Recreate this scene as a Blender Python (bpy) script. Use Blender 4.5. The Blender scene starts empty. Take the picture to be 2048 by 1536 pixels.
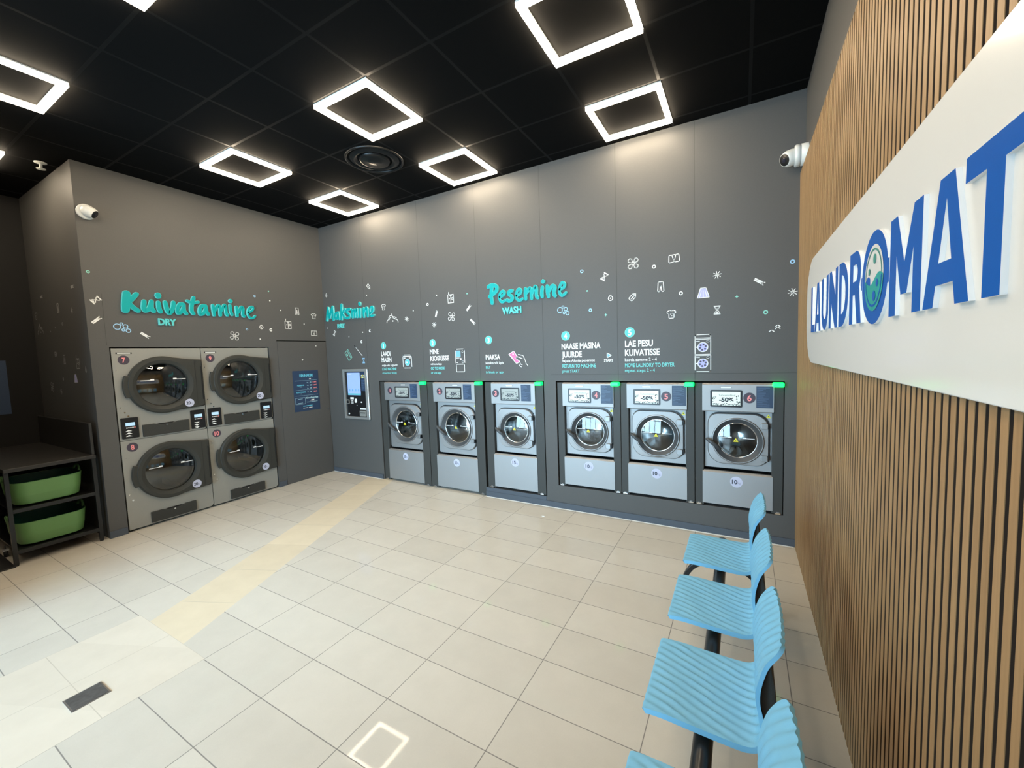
import bpy, bmesh, math, random
from math import pi, sin, cos, radians
from mathutils import Vector, Matrix

S = bpy.context.scene
C = S.collection
random.seed(7)

# ------------------------------------------------------------------ camera, daylight, exposure
cam_data = bpy.data.cameras.new('camera')
cam = bpy.data.objects.new('camera', cam_data)
C.objects.link(cam)
cam_data.sensor_fit = 'HORIZONTAL'
cam_data.sensor_width = 36.0
cam_data.lens = 815.33 / 2048 * 36.0
cam_data.clip_start = 0.02
_Rz = Matrix.Rotation(radians(29.50811), 3, 'Z')
_Rx = Matrix.Rotation(radians(85.8707), 3, 'X')
_Ry = Matrix.Rotation(radians(-2.02423), 3, 'Z')      # roll about the lens axis
M = (_Rz @ _Rx @ _Ry).to_4x4()
M.translation = Vector((5.63729, -4.13479, 1.7403))
cam.matrix_world = M
S.camera = cam

world = bpy.data.worlds.new('sky')
S.world = world
world.use_nodes = True
bg = world.node_tree.nodes['Background']
bg.inputs['Color'].default_value = (0.50, 0.78, 1.0, 1)
bg.inputs['Strength'].default_value = 12.5

WX0, WX1, WZ0, WZ1, WY = 0.3, 4.5, 0.08, 3.0, -5.9      # street window behind the camera
portal = bpy.data.lights.new('window_daylight', 'AREA')
portal.shape = 'RECTANGLE'
portal.size, portal.size_y = WX1 - WX0, WZ1 - WZ0
portal.cycles.is_portal = True
po = bpy.data.objects.new('window_daylight', portal)
po.location = ((WX0 + WX1) / 2, WY - 0.05, (WZ0 + WZ1) / 2)
po.rotation_euler = (radians(90), 0, 0)                  # area lights shine along -Z; turned towards +Y
C.objects.link(po)

LED_STRENGTH = 38.0
LED_COLOR = (1.0, 0.825, 0.60)
vs = S.view_settings
vs.view_transform = 'Standard'
vs.look = 'None'
vs.gamma = 1.0
vs.use_curve_mapping = False
vs.exposure = 0.45

# ------------------------------------------------------------------ materials
def srgb(r, g, b):
    f = lambda c: (c / 255 / 12.92) if c / 255 <= 0.04045 else ((c / 255 + 0.055) / 1.055) ** 2.4
    return (f(r), f(g), f(b), 1)

MATS = {}
def mat(name, col, rough=0.5, metal=0.0, emit=None, estr=0.0, spec=0.5, trans=0.0, noise=None, bump=None, coat=0.0, aniso=0.0):
    if name in MATS:
        return MATS[name]
    m = bpy.data.materials.new(name)
    m.use_nodes = True
    nt = m.node_tree
    b = nt.nodes['Principled BSDF']
    if len(col) == 3:
        col = (*col, 1)
    b.inputs['Base Color'].default_value = col
    b.inputs['Roughness'].default_value = rough
    b.inputs['Metallic'].default_value = metal
    b.inputs['Specular IOR Level'].default_value = spec
    b.inputs['Transmission Weight'].default_value = trans
    b.inputs['Coat Weight'].default_value = coat
    if emit:
        b.inputs['Emission Color'].default_value = (*emit[:3], 1)
        b.inputs['Emission Strength'].default_value = estr
    if noise:                       # (scale, amount): faint mottling of the surface colour
        tc = nt.nodes.new('ShaderNodeTexCoord')
        n = nt.nodes.new('ShaderNodeTexNoise')
        n.inputs['Scale'].default_value = noise[0]
        n.inputs['Detail'].default_value = 4
        nt.links.new(tc.outputs['Object'], n.inputs['Vector'])
        mx = nt.nodes.new('ShaderNodeMix')
        mx.data_type = 'RGBA'
        mx.inputs['A'].default_value = tuple(c * (1 - noise[1]) for c in col[:3]) + (1,)
        mx.inputs['B'].default_value = tuple(min(1, c * (1 + noise[1])) for c in col[:3]) + (1,)
        nt.links.new(n.outputs['Fac'], mx.inputs['Factor'])
        nt.links.new(mx.outputs['Result'], b.inputs['Base Color'])
    if bump:                        # (scale xyz, strength, distance)
        tc = nt.nodes.new('ShaderNodeTexCoord')
        mp = nt.nodes.new('ShaderNodeMapping')
        mp.inputs['Scale'].default_value = bump[0]
        n = nt.nodes.new('ShaderNodeTexNoise')
        n.inputs['Scale'].default_value = 1.0
        n.inputs['Detail'].default_value = 3
        bp = nt.nodes.new('ShaderNodeBump')
        bp.inputs['Strength'].default_value = bump[1]
        bp.inputs['Distance'].default_value = bump[2]
        nt.links.new(tc.outputs['Object'], mp.inputs['Vector'])
        nt.links.new(mp.outputs['Vector'], n.inputs['Vector'])
        nt.links.new(n.outputs['Fac'], bp.inputs['Height'])
        nt.links.new(bp.outputs['Normal'], b.inputs['Normal'])
    MATS[name] = m
    return m

class X:
    """small arithmetic on shader sockets"""
    def __init__(s, nt, v): s.nt, s.v = nt, v
    def _op(s, op, o=None, c=None):
        n = s.nt.nodes.new('ShaderNodeMath'); n.operation = op
        for i, q in enumerate((s, o, c)):
            if q is None: continue
            if isinstance(q, X): s.nt.links.new(q.v, n.inputs[i])
            else: n.inputs[i].default_value = q
        return X(s.nt, n.outputs[0])
    def __add__(s, o): return s._op('ADD', o)
    def __sub__(s, o): return s._op('SUBTRACT', o)
    def __mul__(s, o): return s._op('MULTIPLY', o)
    def __truediv__(s, o): return s._op('DIVIDE', o)
    def gt(s, o): return s._op('GREATER_THAN', o)
    def lt(s, o): return s._op('LESS_THAN', o)
    def floor(s): return s._op('FLOOR')
    def fract(s): return s._op('FRACT')
    def abs(s): return s._op('ABSOLUTE')
    def max(s, o): return s._op('MAXIMUM', o)
    def min(s, o): return s._op('MINIMUM', o)
    def inv(s): return X.const(s.nt, 1.0) - s
    @staticmethod
    def const(nt, v):
        n = nt.nodes.new('ShaderNodeValue'); n.outputs[0].default_value = v
        return X(nt, n.outputs[0])

def xyz(nt):
    g = nt.nodes.new('ShaderNodeTexCoord')
    s = nt.nodes.new('ShaderNodeSeparateXYZ')
    nt.links.new(g.outputs['Object'], s.inputs[0])
    return g, X(nt, s.outputs[0]), X(nt, s.outputs[1]), X(nt, s.outputs[2])

def mixc(nt, fac, a, b):
    m = nt.nodes.new('ShaderNodeMix'); m.data_type = 'RGBA'
    for k, q in (('Factor', fac), ('A', a), ('B', b)):
        if isinstance(q, X): nt.links.new(q.v, m.inputs[k])
        elif isinstance(q, (int, float)): m.inputs[k].default_value = q
        elif isinstance(q, tuple): m.inputs[k].default_value = q if len(q) == 4 else (*q, 1)
        else: nt.links.new(q, m.inputs[k])
    return m.outputs['Result']

def floor_material():
    m = bpy.data.materials.new('glossy_floor_tiles'); m.use_nodes = True
    nt = m.node_tree; b = nt.nodes['Principled BSDF']
    g, x, y, z = xyz(nt)
    def joint(c, pitch, w):
        f = ((c / pitch).fract() - 0.5).abs()          # 0.5 on a joint
        return f.gt(0.5 - w / pitch / 2)
    def rnd(a, b_):
        cmb = nt.nodes.new('ShaderNodeCombineXYZ')
        nt.links.new(a.v, cmb.inputs[0]); nt.links.new(b_.v, cmb.inputs[1])
        w = nt.nodes.new('ShaderNodeTexWhiteNoise'); w.noise_dimensions = '3D'
        nt.links.new(cmb.outputs[0], w.inputs['Vector'])
        return X(nt, w.outputs['Value'])
    gx, gy = x - 3.4587 + 30.0, y + 3.3632 + 30.18
    jm = joint(gx, 0.6, 0.0045).max(joint(gy, 0.3018, 0.0045))
    rm = rnd((gx / 0.6).floor(), (gy / 0.3018).floor())
    ds = x * 0.395 - y * 0.9186
    es = x * 0.9186 + y * 0.395
    diag = es.gt(0.727) * es.lt(1.170) * y.gt(-3.055)
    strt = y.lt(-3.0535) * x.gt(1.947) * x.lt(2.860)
    jd = joint(ds - 3.405 + 45.3, 0.453, 0.004)
    js = joint(y + 3.0535 + 45.0, 0.45, 0.004).max(joint(x - 1.947 + 45.6, 0.456, 0.004))
    stone = diag.max(strt)
    rs = rnd((ds / 0.453 - 0.516).floor(), strt + 7.0)
    n = nt.nodes.new('ShaderNodeTexNoise'); n.inputs['Scale'].default_value = 5.5; n.inputs['Detail'].default_value = 6
    n.inputs['Roughness'].default_value = 0.6
    nt.links.new(g.outputs['Object'], n.inputs['Vector'])
    n2 = nt.nodes.new('ShaderNodeTexNoise'); n2.inputs['Scale'].default_value = 160; n2.inputs['Detail'].default_value = 2
    nt.links.new(g.outputs['Object'], n2.inputs['Vector'])
    va = X(nt, n.outputs['Fac']) * 0.55 + rm * 0.3 + X(nt, n2.outputs['Fac']) * 0.2
    tile = mixc(nt, va, FLOOR_A, FLOOR_B)
    vb = X(nt, n.outputs['Fac']) * 0.7 + rs * 0.3
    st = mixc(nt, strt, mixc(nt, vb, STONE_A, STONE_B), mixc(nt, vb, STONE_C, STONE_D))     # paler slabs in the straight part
    base = mixc(nt, stone, tile, st)
    jt = jm * stone.inv()
    jst = (jd * diag).max(js * strt)
    base = mixc(nt, jt * 0.85, base, (0.16, 0.15, 0.14))
    base = mixc(nt, jst * 0.6, base, (0.42, 0.38, 0.31))
    nt.links.new(base, b.inputs['Base Color'])
    rough = (jt * 0.5 + stone * 0.16) + (X(nt, n.outputs['Fac']) * 0.03 + 0.02)
    nt.links.new(rough.v, b.inputs['Roughness'])
    b.inputs['Specular IOR Level'].default_value = 0.10
    return m

def ceiling_material():
    m = bpy.data.materials.new('black_ceiling_tiles'); m.use_nodes = True
    nt = m.node_tree; b = nt.nodes['Principled BSDF']
    g, x, y, z = xyz(nt)
    def bar(c, pitch, w):
        return ((c / pitch).fract() - 0.5).abs().gt(0.5 - w / pitch / 2)
    yy = y - y.lt(-2.35) * 0.145                       # the front bays are set out a little off the rear ones
    gr = bar(x - 0.882 + 60.0, 0.6, 0.022).max(bar(yy + 0.745 + 60.0, 0.6, 0.022))
    n = nt.nodes.new('ShaderNodeTexNoise'); n.inputs['Scale'].default_value = 260
    nt.links.new(g.outputs['Object'], n.inputs['Vector'])
    c = mixc(nt, X(nt, n.outputs['Fac']), (0.003, 0.003, 0.003), (0.006, 0.006, 0.006))
    c = mixc(nt, gr, c, (0.008, 0.008, 0.008))
    nt.links.new(c, b.inputs['Base Color'])
    nt.links.new((X.const(nt, 0.85) - gr * 0.4).v, b.inputs['Roughness'])
    b.inputs['Specular IOR Level'].default_value = 0.06
    return m

def wood_material():
    m = bpy.data.materials.new('oak_slats'); m.use_nodes = True
    nt = m.node_tree; b = nt.nodes['Principled BSDF']
    g, x, y, z = xyz(nt)
    cell = (y / 0.04 + 400.0).floor()
    w = nt.nodes.new('ShaderNodeTexWhiteNoise'); w.noise_dimensions = '1D'
    nt.links.new(cell.v, w.inputs['W'])
    mp = nt.nodes.new('ShaderNodeMapping'); mp.inputs['Scale'].default_value = (60, 60, 1.6)
    nt.links.new(g.outputs['Object'], mp.inputs['Vector'])
    n = nt.nodes.new('ShaderNodeTexNoise'); n.inputs['Scale'].default_value = 2.2; n.inputs['Detail'].default_value = 5
    nt.links.new(mp.outputs['Vector'], n.inputs['Vector'])
    f = X(nt, n.outputs['Fac']) * 0.7 + X(nt, w.outputs['Value']) * 0.3
    c = mixc(nt, f, WOOD_A, WOOD_B)
    nt.links.new(c, b.inputs['Base Color'])
    b.inputs['Roughness'].default_value = 0.5
    b.inputs['Specular IOR Level'].default_value = 0.35
    return m

FLOOR_A, FLOOR_B = (0.49, 0.462, 0.405), (0.65, 0.613, 0.54)
STONE_A, STONE_B = (0.59, 0.51, 0.38), (0.75, 0.66, 0.50)
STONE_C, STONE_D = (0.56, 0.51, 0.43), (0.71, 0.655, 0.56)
WOOD_A, WOOD_B = (0.27, 0.155, 0.065), (0.47, 0.30, 0.145)

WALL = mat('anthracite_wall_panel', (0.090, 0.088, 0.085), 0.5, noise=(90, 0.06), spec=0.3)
WALL_SHADE = mat('shaded_anthracite_wall_panel', (0.080, 0.079, 0.076), 0.55, noise=(90, 0.06), spec=0.3)  # wall panel colour lowered a little to put the niche's shade in
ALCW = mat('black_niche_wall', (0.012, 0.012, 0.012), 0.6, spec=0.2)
BASEB = mat('blue_grey_baseboard', (0.065, 0.078, 0.098), 0.5)
SEAM = mat('wall_joint', (0.045, 0.044, 0.042), 0.8)
FLOOR = floor_material()
CEIL = ceiling_material()
WOOD = wood_material()
SLATE = mat('dark_brown_slat_side', (0.035, 0.019, 0.010), 0.7)
FELT = mat('dark_felt_backing', (0.022, 0.013, 0.008), 0.9)
STEEL = mat('brushed_stainless', (0.40, 0.40, 0.40), 0.60, 1.0, bump=((4, 4, 700), 0.06, 0.001))
STEELD = mat('satin_steel', (0.32, 0.32, 0.32), 0.5, 1.0)
CHROME = mat('chrome', (0.8, 0.8, 0.8), 0.12, 1.0)
CAB = mat('dark_grey_cabinet', (0.046, 0.047, 0.044), 0.5, spec=0.35)
DRYP = mat('warm_grey_steel', (0.33, 0.325, 0.295), 0.45, 0.35)
DOORG = mat('charcoal_plastic', (0.036, 0.036, 0.031), 0.5, spec=0.35)
TRAY = mat('dark_grey_plastic', (0.036, 0.036, 0.032), 0.55, spec=0.35)
RINGG = mat('grey_door_ring', (0.060, 0.065, 0.070), 0.42, 0.1, spec=0.4)
BLACK = mat('black_plastic', (0.008, 0.008, 0.009), 0.35)
GAP = mat('shadow_gap', (0.004, 0.004, 0.004), 0.9, spec=0.1)
WHITE = mat('white_print', (0.80, 0.80, 0.78), 0.6)
MINT = mat('mint_print', (0.25, 0.62, 0.52), 0.6)
BLUEP = mat('light_blue_print', (0.33, 0.58, 0.82), 0.6)
TEALP = mat('teal_print', (0.09, 0.52, 0.52), 0.6)
VIOLET = mat('violet_print', (0.42, 0.42, 0.82), 0.6)
PINK = mat('pink_print', (0.72, 0.16, 0.36), 0.6)
SKYP = mat('blue_print', (0.16, 0.42, 0.78), 0.6)
TEAL = mat('teal_acrylic', (0.0, 0.34, 0.345), 0.4, spec=0.25)
TEALS = mat('teal_acrylic_edge', (0.16, 0.66, 0.66), 0.35)
NAVY = mat('navy_print', (0.022, 0.045, 0.095), 0.45)
NAVYL = mat('navy_line_print', (0.10, 0.16, 0.27), 0.5)
LILAC = mat('lilac_sticker', (0.52, 0.53, 0.66), 0.5)
BADGE = mat('aubergine_sticker', (0.055, 0.043, 0.062), 0.45)
SALMON = mat('salmon_print', (0.85, 0.27, 0.27), 0.5)
SALMOND = mat('rose_print', (0.62, 0.12, 0.20), 0.5)
YELLOW = mat('yellow_sticker', (0.80, 0.72, 0.03), 0.5)
GREENL = mat('green_status_lamp', (0.02, 0.5, 0.08), 0.4, emit=(0.0, 1.0, 0.11), estr=2.2)
LED = mat('warm_led_diffuser', (0.9, 0.88, 0.8), 0.5, emit=LED_COLOR, estr=LED_STRENGTH)
WHITEP = mat('white_plastic', (0.72, 0.73, 0.70), 0.35)
BOARD = mat('white_acrylic_board', (0.76, 0.77, 0.76), 0.16, spec=0.4, noise=(500, 0.015))
ACRW = mat('white_acrylic_edge', (0.78, 0.79, 0.80), 0.3)
SBLUE = mat('blue_acrylic', (0.0, 0.098, 0.46), 0.25, spec=0.15)
STEALF = mat('teal_green_acrylic', (0.0, 0.36, 0.34), 0.2)
SGREEN = mat('grey_green_print', (0.05, 0.28, 0.24), 0.3)
SEATB = mat('aqua_blue_plastic', (0.185, 0.46, 0.66), 0.52, spec=0.3, noise=(600, 0.05))
BENCHK = mat('black_powder_coat', (0.012, 0.013, 0.014), 0.3, spec=0.4)
SHELLK = mat('black_shell_plastic', (0.012, 0.011, 0.009), 0.5, bump=((120, 120, 120), 0.3, 0.002))
TABK = mat('black_laminate', (0.020, 0.019, 0.018), 0.45, noise=(300, 0.25))
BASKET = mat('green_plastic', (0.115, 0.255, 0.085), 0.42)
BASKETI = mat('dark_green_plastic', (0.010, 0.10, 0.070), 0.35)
ALU = mat('brushed_aluminium', (0.66, 0.67, 0.66), 0.35, 0.8)
LCD = mat('lit_screen', (0.3, 0.35, 0.35), 0.3, emit=(0.72, 0.86, 0.80), estr=0.55)
LCDD = mat('dim_lit_screen', (0.2, 0.23, 0.23), 0.3, emit=(0.72, 0.82, 0.76), estr=0.22)
LCDB = mat('lit_blue_screen', (0.1, 0.15, 0.3), 0.3, emit=(0.28, 0.44, 0.85), estr=0.75)
LCDS = mat('lit_small_display', (0.2, 0.3, 0.4), 0.3, emit=(0.45, 0.68, 0.85), estr=0.6)
INK = mat('dark_ink', (0.01, 0.014, 0.03), 0.5)
INKG = mat('grey_green_ink', (0.10, 0.15, 0.14), 0.5)
RECEIPT = mat('grey_receipt_tray', (0.30, 0.30, 0.28), 0.4, 0.3)
GLASS = mat('door_glass', (0.96, 0.98, 0.98), 0.02, trans=1.0, spec=0.5)
DRUMD = mat('dryer_drum_steel', (0.30, 0.30, 0.28), 0.3, 1.0)
DRUM = mat('washer_drum_steel', (0.46, 0.47, 0.47), 0.24, 1.0)
RUBBER = mat('black_rubber', (0.012, 0.012, 0.013), 0.6)

def thin_glass():
    m = bpy.data.materials.new('window_glass'); m.use_nodes = True
    nt = m.node_tree; nt.nodes.remove(nt.nodes['Principled BSDF'])
    t = nt.nodes.new('ShaderNodeBsdfTransparent'); gl = nt.nodes.new('ShaderNodeBsdfGlossy'); gl.inputs['Roughness'].default_value = 0.0
    fr = nt.nodes.new('ShaderNodeFresnel'); mx = nt.nodes.new('ShaderNodeMixShader')
    nt.links.new(fr.outputs[0], mx.inputs[0]); nt.links.new(t.outputs[0], mx.inputs[1]); nt.links.new(gl.outputs[0], mx.inputs[2])
    nt.links.new(mx.outputs[0], nt.nodes['Material Output'].inputs[0])
    return m
PANE = thin_glass()

# ------------------------------------------------------------------ mesh builder working on a wall frame (u right, v up, n towards the viewer)
class Frame:
    def __init__(s, o, u, v, n): s.o, s.u, s.v, s.n = Vector(o), Vector(u), Vector(v), Vector(n)
    def __call__(s, a, b, c=0.0): return s.o + s.u * a + s.v * b + s.n * c
    def at(s, a, b, c=0.0, rot=0.0):
        cu, sv = cos(rot), sin(rot)
        return Frame(s(a, b, c), s.u * cu + s.v * sv, s.v * cu - s.u * sv, s.n)
BACK = Frame((0, 0, 0), (1, 0, 0), (0, 0, 1), (0, -1, 0))
LEFT = Frame((0, 0, 0), (0, 1, 0), (0, 0, 1), (1, 0, 0))
RIGHT = Frame((6.04, 0, 0), (0, -1, 0), (0, 0, 1), (-1, 0, 0))
NICHE = Frame((0, -2.65, 0), (1, 0, 0), (0, 0, 1), (0, -1, 0))
ALC = Frame((-1.74, 0, 0), (0, 1, 0), (0, 0, 1), (1, 0, 0))
WORLD = Frame((0, 0, 0), (1, 0, 0), (0, 1, 0), (0, 0, 1))

class MB:
    def __init__(s, frame=WORLD):
        s.v, s.f, s.m, s.sm, s.mats, s.fr = [], [], [], [], [], frame
    def mi(s, m):
        if m not in s.mats: s.mats.append(m)
        return s.mats.index(m)
    def add(s, vs, fs, m, smooth=False, fr=None):
        fr = fr or s.fr
        o = len(s.v); k = s.mi(m)
        s.v += [fr(*p) for p in vs]
        for f in fs:
            s.f.append([i + o for i in f]); s.m.append(k); s.sm.append(smooth)
    def box(s, a0, a1, b0, b1, c0, c1, m, fr=None):
        vs = [(a, b, c) for c in (c0, c1) for b in (b0, b1) for a in (a0, a1)]
        s.add(vs, [(0, 2, 3, 1), (4, 5, 7, 6), (0, 1, 5, 4), (2, 6, 7, 3), (0, 4, 6, 2), (1, 3, 7, 5)], m, fr=fr)
    def poly(s, pts, c, m, fr=None):
        s.add([(a, b, c) for a, b in pts], [tuple(range(len(pts)))], m, fr=fr)
    def prism(s, pts, c0, c1, m, side=None, fr=None, back=True, smooth=False):
        n = len(pts)
        s.add([(a, b, c1) for a, b in pts], [tuple(range(n))], m, fr=fr)
        if back: s.add([(a, b, c0) for a, b in pts], [tuple(reversed(range(n)))], side or m, fr=fr)
        s.add([(a, b, c0) for a, b in pts] + [(a, b, c1) for a, b in pts],
              [(i, (i + 1) % n, n + (i + 1) % n, n + i) for i in range(n)], side or m, smooth, fr=fr)
    def rect(s, a0, a1, b0, b1, c, m, fr=None):
        s.poly([(a0, b0), (a1, b0), (a1, b1), (a0, b1)], c, m, fr)
    def annulus(s, outer, inner, c0, c1, m, side=None, fr=None, ci=None, back=False):
        """plate with a hole: equal numbers of points round the outside and the hole"""
        n = len(outer); ci = c1 if ci is None else ci
        s.add([(a, b, c1) for a, b in outer] + [(a, b, ci) for a, b in inner],
              [(i, (i + 1) % n, n + (i + 1) % n, n + i) for i in range(n)], m, False, fr)
        s.add([(a, b, c0) for a, b in outer] + [(a, b, c1) for a, b in outer],
              [(i, (i + 1) % n, n + (i + 1) % n, n + i) for i in range(n)], side or m, True, fr)
        s.add([(a, b, c0) for a, b in inner] + [(a, b, ci) for a, b in inner],
              [(n + i, n + (i + 1) % n, (i + 1) % n, i) for i in range(n)], side or m, True, fr)
        if back:
            s.add([(a, b, c0) for a, b in outer] + [(a, b, c0) for a, b in inner],
                  [(n + i, n + (i + 1) % n, (i + 1) % n, i) for i in range(n)], m, False, fr)
    def lathe(s, ca, cb, prof, m, n=48, fr=None, smooth=True):
        """profile of (radius, depth) turned about the frame's n axis"""
        vs, fs = [], []
        for r, c in prof:
            for i in range(n):
                t = 2 * pi * i / n
                vs.append((ca + r * cos(t), cb + r * sin(t), c))
        for k in range(len(prof) - 1):
            for i in range(n):
                j = (i + 1) % n
                fs.append((k * n + i, k * n + j, (k + 1) * n + j, (k + 1) * n + i))
        s.add(vs, fs, m, smooth, fr)
    def disc(s, ca, cb, r, c, m, n=40, fr=None, rb=None):
        s.poly([(ca + r * cos(2 * pi * i / n), cb + (rb or r) * sin(2 * pi * i / n)) for i in range(n)], c, m, fr)
    def cyl(s, ca, cb, r, c0, c1, m, n=32, fr=None, side=None):
        s.prism([(ca + r * cos(2 * pi * i / n), cb + r * sin(2 * pi * i / n)) for i in range(n)], c0, c1, m, side, fr, smooth=True)
    def ring(s, ca, cb, r0, r1, c, m, n=32, fr=None, a0=0.0, a1=2 * pi, sy=1.0):
        vs, fs = [], []
        for i in range(n + 1):
            t = a0 + (a1 - a0) * i / n
            for r in (r0, r1): vs.append((ca + r * cos(t), cb + r * sin(t) * sy, c))
        for i in range(n): fs.append((2 * i, 2 * i + 1, 2 * i + 3, 2 * i + 2))
        s.add(vs, fs, m, False, fr)
    def line(s, pts, w, c, m, closed=False, fr=None):
        """flat printed stroke of width w"""
        pts = list(pts); n = len(pts)
        seg = [(pts[i], pts[(i + 1) % n]) for i in range(n if closed else n - 1)]
        for (ax, ay), (bx, by) in seg:
            dx, dy = bx - ax, by - ay; L = math.hypot(dx, dy) or 1e-6
            ex, ey = dx / L * w / 2, dy / L * w / 2
            s.poly([(ax - ex + ey, ay - ey - ex), (bx + ex + ey, by + ey - ex), (bx + ex - ey, by + ey + ex), (ax - ex - ey, ay - ey + ex)], c, m, fr)
    def tube(s, path, r, m, n=14, cap=True, flat=1.0):
        P = [Vector(p) for p in path]; vs, fs = [], []
        up = Vector((0.013, 0.021, 1))
        for i, p in enumerate(P):
            t = (P[min(i + 1, len(P) - 1)] - P[max(i - 1, 0)]).normalized()
            a = t.cross(up)
            if a.length < 1e-3: a = t.cross(Vector((1, 0, 0)))
            a.normalize(); b = a.cross(t).normalized()
            rr = r[i] if isinstance(r, (list, tuple)) else r
            for k in range(n):
                q = 2 * pi * k / n
                vs.append(p + a * rr * cos(q) + b * rr * flat * sin(q))
        for i in range(len(P) - 1):
            for k in range(n):
                j = (k + 1) % n
                fs.append((i * n + k, i * n + j, (i + 1) * n + j, (i + 1) * n + k))
        if cap:
            fs.append(tuple(range(n))); fs.append(tuple(reversed(range((len(P) - 1) * n, len(P) * n))))
        s.add([tuple(p) for p in vs], fs, m, True, WORLD)
    def text(s, body, a0, a1, b0, b1, c, m, bold=0.022, fr=None, depth=0.0, side=None, keep=False):
        """lettering fitted between a0..a1, baseline b0 to cap height b1"""
        vs, fs, (x0, x1) = glyphs(body, bold, depth > 0)
        cap = glyphs('H', bold, False)[0]
        ch = max(p[1] for p in cap)
        sy = (b1 - b0) / ch
        sx = (a1 - a0) / (x1 - x0)
        if keep:
            sx = min(sx, sy * 0.8); mid = (a0 + a1) / 2; a0 = mid - sx * (x1 - x0) / 2
        fl = (fr or s.fr)
        flip = fl.u.cross(fl.v).dot(fl.n) < 0
        out = [(a0 + (x - x0) * sx, b0 + y * sy, c + (depth if z > 0 else 0)) for x, y, z in vs]
        s.add(out, fs, m, False, fr)
    def build(s, name, parent=None, loc=None, bevel=0.0, seg=2, smooth=None):
        me = bpy.data.meshes.new(name)
        o = bpy.data.objects.new(name, me)
        base = Vector(loc) if loc is not None else (Vector(parent['_base']) if parent else Vector((0, 0, 0)))
        me.from_pydata([tuple(p - base) for p in s.v], [], s.f)
        for m in s.mats: me.materials.append(m)
        for p, k, q in zip(me.polygons, s.m, s.sm):
            p.material_index = k; p.use_smooth = q
        me.update()
        C.objects.link(o)
        BASES[o.name] = tuple(base)
        o['_base'] = tuple(base)
        if parent: o.parent = parent
        else: o.location = base
        if bevel:
            bm = bmesh.new(); bm.from_mesh(me)
            bmesh.ops.remove_doubles(bm, verts=bm.verts, dist=1e-5)
            bm.to_mesh(me); bm.free()
            md = o.modifiers.new('bevel', 'BEVEL'); md.width = bevel; md.segments = seg; md.limit_method = 'ANGLE'; md.angle_limit = radians(40)
            md.harden_normals = False
        return o
BASES = {}

_G = {}
def glyphs(body, bold, solid):
    key = (body, bold, solid)
    if key in _G: return _G[key]
    cu = bpy.data.curves.new('lettering', 'FONT')
    cu.body = body; cu.size = 1.0; cu.offset = bold; cu.resolution_u = 3
    if solid: cu.extrude = 0.5
    ob = bpy.data.objects.new('lettering', cu)
    C.objects.link(ob)
    dg = bpy.context.evaluated_depsgraph_get(); dg.update()
    me = bpy.data.meshes.new_from_object(ob.evaluated_get(dg))
    vs = [tuple(v.co) for v in me.vertices]; fs = [tuple(p.vertices) for p in me.polygons]
    bpy.data.objects.remove(ob); bpy.data.meshes.remove(me); bpy.data.curves.remove(cu)
    _G[key] = (vs, fs, (min(v[0] for v in vs), max(v[0] for v in vs)))
    return _G[key]

def thing(name, loc, label, cat, group=None):
    o = bpy.data.objects.new(name, None)
    o.empty_display_size = 0.1
    C.objects.link(o); o.location = loc; o['_base'] = tuple(loc)
    return tag(o, label, cat, group)
def tag(o, label, cat, group=None):
    o['label'] = label; o['category'] = cat
    if group: o['group'] = group
    return o
def struct(o):
    o['kind'] = 'structure'
    return o
def arc(ca, cb, r, n, a0=0.0, a1=2 * pi, rb=None, end=False):
    k = n - 1 if end else n
    return [(ca + r * cos(a0 + (a1 - a0) * i / k), cb + (rb or r) * sin(a0 + (a1 - a0) * i / k)) for i in range(n)]
def rrect(a0, a1, b0, b1, r, n=6):
    rs = r if isinstance(r, (list, tuple)) else (r,) * 4      # bl, br, tr, tl
    out = []
    for (ca, cb, q), rr in zip(((a0, b0, 2), (a1, b0, 3), (a1, b1, 0), (a0, b1, 1)), rs):
        x = ca + rr if q in (1, 2) else ca - rr
        y = cb + rr if q in (2, 3) else cb - rr
        out += [(x + rr * cos(q * pi / 2 + pi / 2 * i / n), y + rr * sin(q * pi / 2 + pi / 2 * i / n)) for i in range(n + 1)]
    return out
def cast(poly, ca, cb, n):
    """outline re-sampled by n rays from a centre, so it can be paired with a circle"""
    out = []
    for i in range(n):
        t = 2 * pi * i / n; dx, dy = cos(t), sin(t); best = None
        for k in range(len(poly)):
            (x1, y1), (x2, y2) = poly[k], poly[(k + 1) % len(poly)]
            ex, ey = x2 - x1, y2 - y1
            den = dx * ey - dy * ex
            if abs(den) < 1e-12: continue
            q = ((x1 - ca) * ey - (y1 - cb) * ex) / den
            u = ((x1 - ca) * dy - (y1 - cb) * dx) / den
            if q > 0 and -1e-9 <= u <= 1 + 1e-9: best = q if best is None else max(best, q)
        out.append((ca + dx * best, cb + dy * best))
    return out
def smooth_path(P, n=8):
    P = [Vector((*p, 0)) if len(p) == 2 else Vector(p) for p in P]
    if len(P) == 2: return [P[0].lerp(P[1], i / n) for i in range(n + 1)]
    out = []
    for i in range(len(P) - 1):
        p0, p1, p2, p3 = P[max(i - 1, 0)], P[i], P[i + 1], P[min(i + 2, len(P) - 1)]
        for k in range(n):
            t = k / n
            out.append(0.5 * ((2 * p1) + (p2 - p0) * t + (2 * p0 - 5 * p1 + 4 * p2 - p3) * t * t + (3 * p1 - p0 - 3 * p2 + p3) * t ** 3))
    out.append(P[-1])
    return out
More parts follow.
